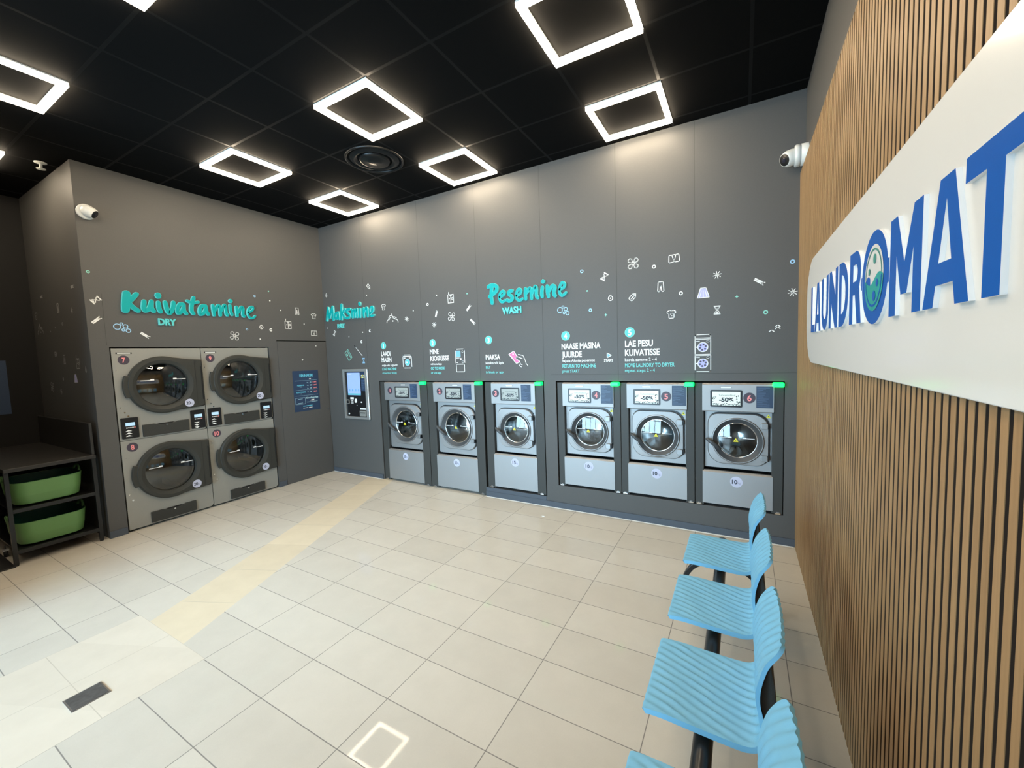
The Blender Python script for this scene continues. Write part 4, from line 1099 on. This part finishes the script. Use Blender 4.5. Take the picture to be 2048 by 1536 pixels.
m = MB(BACK); m.disc(0.615, 1.130, 0.026, 0.0135, WHITE, 16); m.rect(0.60, 0.64, 1.13, 1.165, 0.0134, WHITE); m.disc(0.636, 1.066, 0.007, 0.0135, WHITE, 10); m.build('tap_symbol', fp)
m = MB(BACK); m.disc(0.738, 1.116, 0.017, 0.0135, WHITE, 16, rb=0.010); m.rect(0.702, 0.828, 1.004, 1.030, 0.0135, WHITE); m.disc(0.455, 0.936, 0.017, 0.0135, WHITE, 14, rb=0.012); m.build('print', fp)
m = MB(BACK); m.prism(rrect(0.705, 0.834, 0.908, 0.992, 0.004, 2), 0.012, 0.030, RECEIPT); m.box(0.72, 0.82, 0.955, 0.965, 0.03, 0.033, BLACK); m.build('receipt_tray', fp)
m = MB(BACK); m.rect(0.752, 0.846, 1.28, 1.565, 0.0130, NAVY)
for q in range(2):
    for p in range(3): m.rect(0.762 + p * 0.026, 0.782 + p * 0.026, 1.475 + q * 0.026, 1.493 + q * 0.026, 0.0136, WHITE if (p + q) % 2 else YELLOW)
for q in range(9): m.rect(0.762, 0.80 + 0.03 * ((q * 7) % 3) / 2, 1.31 + q * 0.016, 1.3145 + q * 0.016, 0.0136, NAVYL)
m.build('card_logo_sticker', fp)

# ------------------------------------------------------------------ price list on the access door, poster in the niche
o = thing('price_list', LEFT(-0.38, 1.016, 0.006), 'navy price list poster HINNAKIRI on the flush access door', 'price list')
m = MB(LEFT); m.box(-0.584, -0.175, 1.016, 1.612, 0.0052, 0.0066, NAVY); m.build('sheet', o)
m = MB(LEFT); c = 0.0072
u = lambda s_: -0.584 + 0.409 * s_
v = lambda t: 1.612 - 0.596 * t
PBL = mat('pale_blue_print', (0.42, 0.66, 0.74), 0.6)
m.text('HINNAKIRI', u(.26), u(.77), v(.155), v(.085), c, mat('cyan_print', (0.12, 0.50, 0.66), 0.6), bold=.05)
CY = MATS['cyan_print']
for t in (.245, .475, .615): m.line([(u(.06), v(t)), (u(.94), v(t))], 0.0022, c, PBL)
m.text('PESEMINE', u(.15), u(.41), v(.375), v(.345), c, CY, bold=.04); m.text('WASH', u(.24), u(.33), v(.405), v(.390), c, PBL)
m.text('KUIVATAMINE', u(.11), u(.45), v(.545), v(.515), c, CY, bold=.04); m.text('DRY', u(.26), u(.31), v(.58), v(.565), c, PBL)
for q, (a, b, p) in enumerate((('10kg', '6€', '5.40€'), ('15kg', '8€', '7.20€'), ('20kg', '10€', '9.00€'), ('15min', '2€', '1.80€'))):
    t = .275 + q * .072 + (.02 if q == 3 else 0)
    m.text(a, u(.52), u(.58), v(t + .035), v(t + .015), c, PBL); m.text(b, u(.63), u(.70), v(t + .036), v(t + .006), c, PBL, bold=.03); m.text(p, u(.75), u(.91), v(t + .036), v(t + .006), c, SALMON, bold=.04)
m.rect(u(.62), u(.69), v(.225), v(.200), c, WHITE)
m.line([(u(.05), v(.82)), (u(.42), v(.82)), (u(.42), v(.665)), (u(.05), v(.665))], 0.0035, c, PBL, True)
for t in (.69, .79): m.rect(u(.14), u(.32), v(t + .008), v(t), c, PBL)
m.text('Kliendikaardiga', u(.45), u(.94), v(.700), v(.660), c, PBL, bold=.03); m.text('-10%', u(.62), u(.78), v(.765), v(.725), c, WHITE, bold=.04)
m.rect(u(.48), u(.90), v(.79), v(.783), c, PBL); m.rect(u(.32), u(.68), v(.885), v(.868), c, CY); m.rect(u(.32), u(.50), v(.93), v(.918), c, WHITE); m.rect(u(.54), u(.68), v(.93), v(.918), c, WHITE)
m.build('print', o)
o = thing('poster', ALC(-3.3, 1.26, 0), 'dark blue poster at the left picture edge above the black table', 'poster')
m = MB(ALC); m.box(-3.55, -2.90, 1.26, 1.875, 0.0, 0.008, NAVY); m.build('sheet', o)
m = MB(ALC)
for t in (1.78, 1.70, 1.63, 1.55, 1.47, 1.40): m.rect(-3.5, -3.02, t, t + 0.012, 0.009, CY)
m.build('print', o)

# ------------------------------------------------------------------ LAUNDROMAT sign on the slats
o = thing('laundromat_sign', RIGHT(2.23, 1.63, 0), 'white rounded sign board with blue raised letters LAUNDROMAT on the timber slats', 'sign')
m = MB(RIGHT)
bd = rrect(0.655, 3.49, 1.620, 2.282, 0.262, 14)
m.prism(bd, 0.0, 0.015, BOARD, ACRW, smooth=False)
m.build('board', o, bevel=0.0025)
LZ0, LZ1, LC0, LC1 = 1.812, 2.088, 0.015, 0.0245
def letter(polys, name='letter'):
    m = MB(RIGHT)
    for k, p in enumerate(polys):
        m.prism(p, LC0, LC1, SBLUE, ACRW)
    return m.build(name, o)
def bar(a0, a1): return [(a0, LZ0), (a1, LZ0), (a1, LZ1), (a0, LZ1)]
def hbar(a0, a1, b0, b1): return [(a0, b0), (a1, b0), (a1, b1), (a0, b1)]
def quad(x0, x1, x2, x3): return [(x0, LZ0), (x1, LZ0), (x2, LZ1), (x3, LZ1)]
S_ = 0.060
def up(pts): return [(a, LZ0 + b) for a, b in pts]
LH = LZ1 - LZ0
letter([up([(0.942, 0), (1.094, 0), (1.094, 0.046), (1.000, 0.046), (1.000, LH), (0.942, LH)])])                # L
def A_(a, b):
    c = (a + b) / 2
    x = lambda z: a + S_ + (c - a - S_) * z / 0.228
    lf = [(a, 0), (a + S_, 0), (x(0.048), 0.048), (c, 0.048), (c, 0.096), (x(0.096), 0.096), (c, 0.228), (c, LH), (c - 0.036, LH)]
    letter([up(lf), up([(2 * c - q, z) for q, z in lf[::-1]])])
A_(1.096, 1.306)
def U_(a, b):
    c, ro, ri = (a + b) / 2, (b - a) / 2, (b - a) / 2 - 0.058
    zc = LZ0 + ro
    pl = [(a, LZ1)] + [(c + ro * cos(t), zc + ro * sin(t)) for t in [pi + pi * i / 14 for i in range(15)]] + [(b, LZ1), (b - 0.058, LZ1)] + [(c + ri * cos(t), zc + ri * sin(t)) for t in [2 * pi - pi * i / 14 for i in range(15)]] + [(a + 0.058, LZ1)]
    letter([pl])
U_(1.326, 1.530)
letter([up([(1.552, 0), (1.608, 0), (1.608, LH - 0.155), (1.702, 0), (1.762, 0), (1.762, LH), (1.706, LH), (1.706, 0.155), (1.612, LH), (1.552, LH)])])   # N
def bowl(a, b, z0, z1, w):
    ro = (z1 - z0) / 2; rr = min(ro, b - a); zc0, zc1 = z0 + rr, z1 - rr
    outer = [(a, z0)] + [(b - rr + rr * cos(t), zc0 + rr * sin(t)) for t in [-pi / 2 + pi / 2 * i / 10 for i in range(11)]] + [(b - rr + rr * cos(t), zc1 + rr * sin(t)) for t in [pi / 2 * i / 10 for i in range(11)]] + [(a, z1)]
    ri = max(rr - w, 0.01)
    inner = [(a, z1 - w)] + [(b - rr + ri * cos(t), zc1 + ri * sin(t)) for t in [pi / 2 - pi / 2 * i / 10 for i in range(11)]] + [(b - rr + ri * cos(t), zc0 + ri * sin(t)) for t in [-pi / 2 * i / 10 for i in range(11)]] + [(a, z0 + w)]
    return outer + inner
letter([bar(1.788, 1.846), bowl(1.846, 1.975, LZ0, LZ1, 0.054)])                                              # D
letter([bar(2.000, 2.058), bowl(2.058, 2.178, LZ0 + 0.112, LZ1, 0.050), up([(2.090, 0.1115), (2.126, 0), (2.192, 0), (2.156, 0.137), (2.140, 0.1245), (2.118, 0.115)])])   # R
# the O is a porthole with water and bubbles
oc, oz, orr = 2.350, 1.951, 0.152
m = MB(RIGHT)
hinge = [(oc + orr * 0.97, oz - 0.036), (oc + orr + 0.012, oz - 0.034), (oc + orr + 0.012, oz + 0.036), (oc + orr * 0.97, oz + 0.038)]
hin2 = [(oc - orr * 0.97, oz + 0.022), (oc - orr - 0.010, oz + 0.020), (oc - orr - 0.010, oz - 0.022), (oc - orr * 0.97, oz - 0.024)]
m.prism(arc(oc, oz, orr, 64), LC0, LC1, SBLUE, ACRW); m.prism(hinge, LC0, LC1 + 0.0003, SBLUE, ACRW); m.prism(hin2, LC0, LC1 + 0.0003, SBLUE, ACRW)
O_ = m.build('letter', o)
m = MB(RIGHT); c = LC1 + 0.0008; k = 1.15
m.disc(oc, oz, 0.094 * k, c, BOARD, 64)
wave = [(oc + 0.094 * k * cos(t), oz + 0.094 * k * sin(t)) for t in [pi + 0.12 + (pi - 0.24 + 0.10) * i / 30 for i in range(31)]]
top = [(oc + k * (0.090 - 0.18 * i / 24), oz + k * (-0.004 + 0.014 * sin(2 * pi * i / 24 + 0.4))) for i in range(25)]
m.poly([(oc - 0.093 * k, oz - 0.012 * k)] + [(oc + k * (-0.093 + 0.06 * i / 8), oz + k * (-0.012 + 0.022 * sin(pi * i / 8 * 0.8))) for i in range(1, 9)] + [(oc - 0.03 * k, oz - 0.05 * k), (oc - 0.075 * k, oz - 0.055 * k)], c + 0.0004, SBLUE)
m.poly(wave + top, c + 0.0008, STEALF)
m.ring(oc, oz, 0.078 * k, 0.0835 * k, c + 0.0012, SGREEN, 48, a0=0.05, a1=pi - 0.02); m.ring(oc, oz, 0.076 * k, 0.0825 * k, c + 0.0013, SBLUE, 48, a0=pi + 0.1, a1=2 * pi)
for a, b, r_, mm in ((0.012, 0.052, 0.014, SGREEN), (-0.042, 0.022, 0.010, SGREEN), (0.040, -0.018, 0.011, SBLUE), (0.012, -0.052, 0.015, SBLUE)): m.disc(oc + a * k, oz + b * k, r_ * k, c + 0.0015, mm, 20)
m.build('porthole_emblem', O_)
mc = (2.518 + 2.766) / 2
letter([up([(2.518, 0), (2.577, 0), (2.577, LH - 0.110), (mc - 0.024, 0.055), (mc + 0.024, 0.055), (2.707, LH - 0.110), (2.707, 0), (2.766, 0), (2.766, LH), (2.705, LH), (mc, LH - 0.135), (2.579, LH), (2.518, LH)])])   # M
A_(2.781, 3.012)
letter([up([(3.060, 0), (3.121, 0), (3.121, LH - 0.048), (3.201, LH - 0.048), (3.201, LH), (2.980, LH), (2.980, LH - 0.048), (3.060, LH - 0.048)])])                                              # T

# ------------------------------------------------------------------ security cameras
o = thing('security_camera', LEFT(-2.572, 3.285, 0), 'white dome security camera on the grey wall above the dryers', 'security camera')
m = MB(LEFT); m.lathe(-2.572, 3.285, [(0.072, 0.0), (0.074, 0.020), (0.070, 0.030), (0.060, 0.032), (0.001, 0.032)], WHITEP, 40); m.build('base', o)
def ball(m, ctr, r, mtl, axis=None, stretch=1.0, n=24):
    vs, fs = [], []
    for i in range(n // 2 + 1):
        t = pi * i / (n // 2)
        for j in range(n):
            q = 2 * pi * j / n
            p = Vector((r * sin(t) * cos(q), r * sin(t) * sin(q), r * cos(t) * stretch))
            vs.append(p)
    if axis is not None:
        rot = Vector((0, 0, 1)).rotation_difference(Vector(axis).normalized())
        vs = [rot @ p for p in vs]
    vs = [tuple(p + Vector(ctr)) for p in vs]
    for i in range(n // 2):
        for j in range(n):
            k = (j + 1) % n
            fs.append((i * n + j, (i + 1) * n + j, (i + 1) * n + k, i * n + k))
    m.add(vs, fs, mtl, True, WORLD)
def turned(m, ctr, axis, prof, mtl, n=28):
    rot = Vector((0, 0, 1)).rotation_difference(Vector(axis).normalized())
    f = Frame(ctr, rot @ Vector((1, 0, 0)), rot @ Vector((0, 1, 0)), rot @ Vector((0, 0, 1)))
    m.lathe(0, 0, prof, mtl, n, f)
def camera_ball(o, ctr, axis, r=0.055):
    m = MB(); ball(m, ctr, r, WHITEP)
    turned(m, ctr, axis, [(r * 0.99, 0.0), (r * 0.97, r * 0.55), (r * 0.80, r * 1.02), (r * 0.72, r * 1.06)], WHITEP)
    m.build('housing', o)
    m = MB(); turned(m, ctr, axis, [(r * 0.73, r * 1.05), (r * 0.60, r * 1.12), (0.001, r * 1.16)], BLACK)
    a = Vector(axis).normalized()
    p = Vector(ctr) + a * r * 1.17
    turned(m, p, axis, [(r * 0.30, 0.0), (r * 0.22, 0.002), (0.001, 0.002)], mat('lens_glass', (0.02, 0.02, 0.03), 0.05))
    m.build('lens', o)
camera_ball(o, LEFT(-2.568, 3.287, 0.050), (0.55, 0.62, -0.50), 0.056)
RW = Frame((6.075, 0, 0), (0, -1, 0), (0, 0, 1), (-1, 0, 0))
o = thing('security_camera', RW(0.12, 3.215, 0), 'white dome security camera at the right end of the washer wall above the slats', 'security camera')
m = MB(RW); m.lathe(0.12, 3.215, [(0.080, 0.0), (0.080, 0.046), (0.076, 0.047), (0.076, 0.049), (0.080, 0.050), (0.080, 0.080), (0.074, 0.086), (0.001, 0.086)], WHITEP, 40); m.build('base', o)
camera_ball(o, RW(0.12, 3.212, 0.105), (-0.74, -0.55, -0.33), 0.062)

# ------------------------------------------------------------------ ceiling fittings
def led(x, y, label):
    """square luminous frame hung just below the ceiling; x, y its low corner"""
    q = 0.595; g = 0.0025
    o = thing('ceiling_light', (x + q / 2, y + q / 2, H - 0.035), label, 'ceiling light', 'square LED frames on the black ceiling')
    sq = lambda d: [(x + g + d, -(y + g + q - d)), (x + g + q - d, -(y + g + q - d)), (x + g + q - d, -(y + g + d)), (x + g + d, -(y + g + d))]
    m = MB(CEILF); loops(m, [(sq(0.0), 0.0), (sq(0.0), 0.010), (sq(0.042), 0.010), (sq(0.042), 0.0)], WHITEP); m.build('housing', o)
    m = MB(CEILF); loops(m, [(sq(0.002), 0.010), (sq(0.002), 0.034), (sq(0.040), 0.034), (sq(0.040), 0.010)], LED); m.build('diffuser', o)
led(2.682, -1.940, 'square LED ceiling light beside the round air vent, towards the camera')
led(2.690, -0.745, 'square LED ceiling light close to the washer wall, right of the round vent')
led(0.882, -0.760, 'square LED ceiling light nearest the room corner')
led(4.495, -0.735, 'square LED ceiling light close to the wall above washers 4 and 5')
led(0.875, -1.945, 'square LED ceiling light above the dryers, left of the round vent')
led(4.490, -1.925, 'large looking square LED ceiling light cut by the top picture edge')
led(0.905, -3.600, 'square LED ceiling light cut by the left picture edge')
led(2.709, -3.590, 'square LED ceiling light of which only a corner shows at the top edge')
led(-0.842, -3.600, 'square LED ceiling light just peeping in at the far left, above the niche')
led(4.490, -3.600, 'added square LED frame above the camera, unseen, for extra room light')  # unseen light added to brighten the room
for a in (2.7, 4.49): led(a, -5.3, 'added square LED frame behind the camera, unseen, for extra room light')  # two unseen lights added to lift the warm light indoors

o = thing('ceiling_vent', (2.382, -1.045, H - 0.02), 'round black air vent in the black ceiling', 'air vent')
m = MB(CEILF); vx, vy = 2.382, 1.045
VENT = mat('black_satin_metal', (0.008, 0.008, 0.008), 0.30, 0.0, spec=0.3)
m.lathe(vx, vy, [(0.285, 0.0), (0.285, 0.010), (0.278, 0.016), (0.268, 0.014), (0.262, 0.002)], VENT, 72); m.lathe(vx, vy, [(0.262, 0.002), (0.001, 0.0015)], GAP, 48)
m.build('outer_ring', o)
m = MB(CEILF); m.lathe(vx, vy, [(0.240, 0.004), (0.200, 0.018), (0.190, 0.018), (0.170, 0.004)], VENT, 64); m.build('middle_ring', o)
m = MB(CEILF); m.lathe(vx, vy, [(0.150, 0.006), (0.142, 0.024), (0.130, 0.027), (0.075, 0.022), (0.065, 0.030), (0.001, 0.031)], VENT, 64); m.build('core', o)
o = thing('sprinkler', (-0.31, -2.77, H - 0.06), 'small fire sprinkler head hanging from the ceiling near the niche', 'sprinkler')
f = Frame((-0.31, -2.77, H), (1, 0, 0), (0, -1, 0), (0, 0, -1))
m = MB(f); m.lathe(0, 0, [(0.045, 0.0), (0.045, 0.004), (0.02, 0.012), (0.012, 0.014), (0.012, 0.045), (0.001, 0.047)], WHITEP, 28); m.build('body', o)
m = MB(f); m.lathe(0, 0, [(0.001, 0.060), (0.034, 0.058), (0.034, 0.062), (0.001, 0.064)], WHITEP, 20)
for s_ in (-1, 1): m.box(s_ * 0.012 - 0.003, s_ * 0.012 + 0.003, -0.003, 0.003, 0.04, 0.06, WHITEP)
m.build('deflector', o)

# ------------------------------------------------------------------ floor drain, black strip
o = thing('floor_drain', (2.601, -3.492, 0), 'small square dark metal drain cover in the beige floor strip', 'floor drain')
m = MB(); m.box(2.528, 2.674, -3.566, -3.416, 0.0, 0.003, STEELD); m.build('frame', o)
m = MB(); DRN = mat('worn_dark_metal', (0.10, 0.10, 0.10), 0.55, 0.4, noise=(40, 0.5)); m.box(2.535, 2.667, -3.559, -3.423, 0.003, 0.0042, DRN); m.build('cover', o)
m = MB(); m.box(-0.75, 0.0, -3.42, -3.275, 0.0, 0.012, RUBBER)  # flat black strip lying at floor level
tag(m.build('black_floor_strip', loc=(-0.37, -3.35, 0), bevel=0.003), 'corner of a flat black strip on the floor at the left picture edge', 'floor mat')

# ------------------------------------------------------------------ folding table with baskets
TY0, TY1, TX0, TX1, TZ = -3.282, -2.690, -1.715, 0.0, 0.888
o = thing('laundry_table', (-0.85, -2.985, 0), 'black laundry folding table with two open shelves in the niche left of the dryers', 'table')
m = MB(); m.box(TX0, TX1, TY0, TY1, TZ - 0.036, TZ, TABK); m.build('tabletop', o, bevel=0.004)
m = MB(); m.box(TX0, -0.022, -2.712, -2.690, TZ, 1.206, TABK); m.build('side_guard', o, bevel=0.003)
for a in (-0.030, -1.66):
    for b in (-2.705, -3.266):
        m = MB(); m.box(a - 0.016, a + 0.016, b - 0.014, b + 0.014, 0.012, TZ - 0.036, BENCHK)
        m.box(a - 0.012, a + 0.012, b - 0.012, b + 0.012, 0.0, 0.012, RUBBER); m.build('leg', o)
for z in (0.500, 0.128):
    m = MB(); m.box(-1.64, -0.05, -3.25, -2.72, z - 0.012, z + 0.004, BENCHK); m.box(-0.05, -0.014, -3.252, -2.72, z - 0.022, z + 0.012, BENCHK); m.build('shelf', o, bevel=0.002)
m = MB(); m.lathe(0, 0, [(0.001, -0.012), (0.028, -0.012), (0.030, 0.0), (0.028, 0.012), (0.001, 0.012)], RUBBER, 20, Frame((-0.42, -3.262, 0.030), (1, 0, 0), (0, 0, 1), (0, -1, 0)))
m.box(-0.437, -0.403, -3.281, -3.243, 0.058, 0.075, ALU); m.box(-0.424, -0.416, -3.266, -3.258, 0.075, 0.110, BENCHK); m.build('caster', o)

def basket(z0, label):
    cx_, cy_ = -0.285, -3.006
    o = thing('laundry_basket', (cx_, cy_, z0), label, 'laundry basket', 'green laundry baskets under the folding table')
    def outline(hx, hy, r, n=8):
        return rrect(cx_ - hx, cx_ + hx, cy_ - hy, cy_ + hy, r, n)
    hgt = 0.215
    sec = [(0.195, 0.180, 0.09, 0.0), (0.225, 0.212, 0.11, 0.014), (0.238, 0.226, 0.12, 0.09), (0.248, 0.238, 0.125, hgt)]
    m = MB(); loops(m, [(outline(a, b, r), z0 + z) for a, b, r, z in sec], BASKET, smooth=True)
    m.poly(outline(*sec[0][:3]), z0, BASKET)
    m.build('shell', o)
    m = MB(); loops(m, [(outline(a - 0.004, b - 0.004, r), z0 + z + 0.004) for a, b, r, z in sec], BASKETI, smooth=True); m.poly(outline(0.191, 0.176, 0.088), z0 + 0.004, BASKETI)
    m.build('lining', o)
    m = MB(); loops(m, [(outline(0.248, 0.238, 0.125), z0 + hgt), (outline(0.251, 0.241, 0.127), z0 + hgt + 0.003), (outline(0.243, 0.233, 0.122), z0 + hgt + 0.003), (outline(0.243, 0.233, 0.122), z0 + hgt)], BASKET)
    m.build('rim', o)
    for s_ in (-1, 1):
        pts = [(cx_ + 0.075 * cos(t), cy_ + s_ * (0.236 + 0.008 * sin(t)), z0 + hgt - 0.004 + 0.052 * sin(t)) for t in [pi * i / 16 for i in range(17)]]
        m = MB(); m.tube(pts, 0.010, BASKET, 10); m.build('handle', o)
    return o
basket(0.516, 'green plastic laundry basket on the upper shelf of the black table')
basket(0.144, 'green plastic laundry basket on the lower shelf of the black table')

# ------------------------------------------------------------------ waiting bench: four moulded seats on one beam
BENCH_PROF = [(5.325, 0.436), (5.334, 0.447), (5.40, 0.451), (5.50, 0.447), (5.60, 0.444), (5.655, 0.446), (5.686, 0.460), (5.698, 0.495), (5.693, 0.545), (5.683, 0.600), (5.684, 0.650), (5.692, 0.695), (5.704, 0.735), (5.722, 0.768), (5.750, 0.806)]
o = thing('beam_bench', (5.525, -2.2, 0), 'waiting bench with four aqua blue rippled seats on a black beam by the timber slats', 'bench')
def seat(y_far, y_near):
    path = smooth_path(BENCH_PROF, 12)
    path = [Vector((p.x, p.y)) for p in path]
    # even spacing
    L = [0]
    for a, b in zip(path, path[1:]): L.append(L[-1] + (b - a).length)
    ns, nv = 150, 64
    pts, tan = [], []
    j = 0
    for i in range(ns + 1):
        t = L[-1] * i / ns
        while j < len(L) - 2 and L[j + 1] < t: j += 1
        q = (t - L[j]) / max(L[j + 1] - L[j], 1e-9)
        pts.append(path[j].lerp(path[j + 1], q)); tan.append((path[j + 1] - path[j]).normalized())
    tot = L[-1]; w = y_far - y_near; yc = (y_far + y_near) / 2
    def half(i):                                     # half width: slightly narrower at the waist, rounded top corners
        s = tot * i / ns
        h = w / 2
        h -= 0.012 * math.exp(-((s - 0.50) / 0.07) ** 2)
        d = tot - s
        if d < 0.045: h -= 0.030 * (1 - math.sqrt(max(0, 1 - (1 - d / 0.045) ** 2)))
        d = s
        if d < 0.02: h -= 0.012 * (1 - math.sqrt(max(0, 1 - (1 - d / 0.02) ** 2)))
        return h
    def ripple(s, v):
        ph = (v + 0.40 * s + 0.0014 * sin(2 * pi * (s * 4.3 - v * 2.3))) / 0.0385
        f_ = ph - math.floor(ph)
        saw = f_ / 0.72 if f_ < 0.72 else (1 - f_) / 0.28
        a = (0.0080 if s < 0.36 else max(0.0050, 0.0080 - (s - 0.36) * 0.03)) * (0.70 + 0.30 * sin(2 * pi * (s * 6.5 + v * 3.0)))
        fade = min(1, max(0, (1 - abs(v) / (w / 2)) / 0.14)) * min(1, 0.15 + s / 0.05)
        return (a * fade + 0.0006) * (saw - 0.5) + 0.0007 * fade * sin(2 * pi * (s - 1.1 * v) / 0.11)
    front, back = [], []
    for i in range(ns + 1):
        h = half(i); s = tot * i / ns
        nx, nz = -tan[i].y, tan[i].x                 # towards the sitter
        for k in range(nv + 1):
            v = -1 + 2 * k / nv
            y = yc + v * h
            cup = 0.010 * v * v * (1 if 0.1 < s else s / 0.1)
            top = 0.010 * (1 - v * v) * max(0, (s - tot + 0.05) / 0.05) + (0.002 * sin(2 * pi * y / 0.035) if i == ns else 0)
            r = ripple(s, y - yc) + cup * 0.25
            front.append((pts[i].x + nx * r + tan[i].x * top, y, pts[i].y + nz * r + tan[i].y * top))
            th = 0.019 if s < 0.33 else max(0.010, 0.019 - (s - 0.33) * 0.09)
            back.append((pts[i].x - nx * th + tan[i].x * top, y, pts[i].y - nz * th + tan[i].y * top))
    m = MB(); N = nv + 1
    fs = [(i * N + k, i * N + k + 1, (i + 1) * N + k + 1, (i + 1) * N + k) for i in range(ns) for k in range(nv)]
    m.add(front, fs, SEATB, True); m.add(back, [tuple(reversed(f_)) for f_ in fs], SEATB, True)
    nb = len(front); rim = [k for k in range(N)] + [i * N + nv for i in range(1, ns + 1)] + [ns * N + k for k in range(nv - 1, -1, -1)] + [i * N for i in range(ns - 1, 0, -1)]
    vs = front + back
    m.add(vs, [(rim[q], rim[(q + 1) % len(rim)], rim[(q + 1) % len(rim)] + nb, rim[q] + nb) for q in range(len(rim))], SEATB, True)
    st = m.build('seat', o)
    # black rear shell
    rear = [(5.700, 0.432), (5.728, 0.470), (5.7365, 0.525), (5.7375, 0.590), (5.7330, 0.650), (5.7245, 0.705), (5.7235, 0.745)]
    inner = [(5.69, 0.435), (5.709, 0.480), (5.706, 0.545), (5.6955, 0.600), (5.6955, 0.650), (5.7035, 0.695), (5.7165, 0.742)]
    rp, ip = smooth_path(rear, 5), smooth_path(inner, 5)
    m = MB(); n = len(rp); hw = w / 2 - 0.010
    vs, K = [], 16
    for row in (rp, ip):
        for i, p in enumerate(row):
            for k in range(K + 1):
                v = -1 + 2 * k / K
                vs.append((p.x + (0.0016 * sin(v * 40 + i * 0.7) if row is rp else 0), yc + v * hw, p.y))
    fs = []
    Q = n * (K + 1)
    for i in range(n - 1):
        for k in range(K):
            a = i * (K + 1) + k
            fs.append((a, a + K + 1, a + K + 2, a + 1)); fs.append((Q + a, Q + a + 1, Q + a + K + 2, Q + a + K + 1))
        for k in (0, K):
            a = i * (K + 1) + k
            fs.append((a, a + K + 1, Q + a + K + 1, Q + a))
    for k in range(K):
        fs.append((k, k + 1, Q + k + 1, Q + k)); a = (n - 1) * (K + 1) + k; fs.append((a, a + 1, Q + a + 1, Q + a))
    m.add(vs, fs, SHELLK, True)
    m.build('rear_shell', st)
    m = MB(); m.box(5.47, 5.58, yc - 0.05, yc + 0.05, 0.404, 0.430, BENCHK); m.box(5.55, 5.705, yc - 0.03, yc + 0.03, 0.418, 0.432, BENCHK); m.build('bracket', st, bevel=0.004)
for k in range(4): seat(-1.128 - 0.588 * k, -1.536 - 0.588 * k)
m = MB()
vs = []
m.lathe(0, 0, [(0.001, 0.0), (0.030, 0.0), (0.032, 0.004), (0.032, 2.52), (0.030, 2.524), (0.001, 2.524)], BENCHK, 32, Frame((5.525, -1.0, 0.375), (1, 0, 0), (0, 0, 1), (0, -1, 0)))
m.build('beam', o)
for yy in (-1.290, -3.05):
    for s_, xf in ((-1, 5.285), (1, 5.785)):
        xb = 5.525
        ctrl = [(xb, 0.378), (xb + (xf - xb) * 0.28, 0.360), (xb + (xf - xb) * 0.50, 0.334), (xb + (xf - xb) * 0.72, 0.290), (xb + (xf - xb) * 0.89, 0.215), (xf, 0.100), (xf + s_ * 0.010, 0.006)]
        P = smooth_path(ctrl, 6)
        m = MB(); n = len(P); lo, hi = [], []
        for i, p in enumerate(P):
            t = (P[min(i + 1, n - 1)] - P[max(i - 1, 0)]).normalized(); hh = 0.017 - 0.004 * i / n
            lo.append((p.x - t.y * hh, p.y + t.x * hh)); hi.append((p.x + t.y * hh, p.y - t.x * hh))
        lp = lo + hi[::-1]
        f = Frame((0, yy, 0), (1, 0, 0), (0, 0, 1), (0, -1, 0))
        N = len(lp)
        for i in range(n - 1):
            for c_, rv in ((0.02, 1), (-0.02, -1)):
                m.poly([lo[i], lo[i + 1], hi[i + 1], hi[i]][::rv], c_, BENCHK, f)
        loops(m, [(lp, -0.02), (lp, 0.02)], BENCHK, f)
        lg = m.build('leg', o, bevel=0.004)
        m = MB(); m.cyl(0, 0, 0.020, 0.0, 0.008, RUBBER, 20, Frame((xf + s_ * 0.012, yy, 0), (1, 0, 0), (0, 1, 0), (0, 0, 1))); m.build('foot', lg)

# the helper note on each object is only needed while building
for ob in bpy.data.objects:
    if '_base' in ob: del ob['_base']
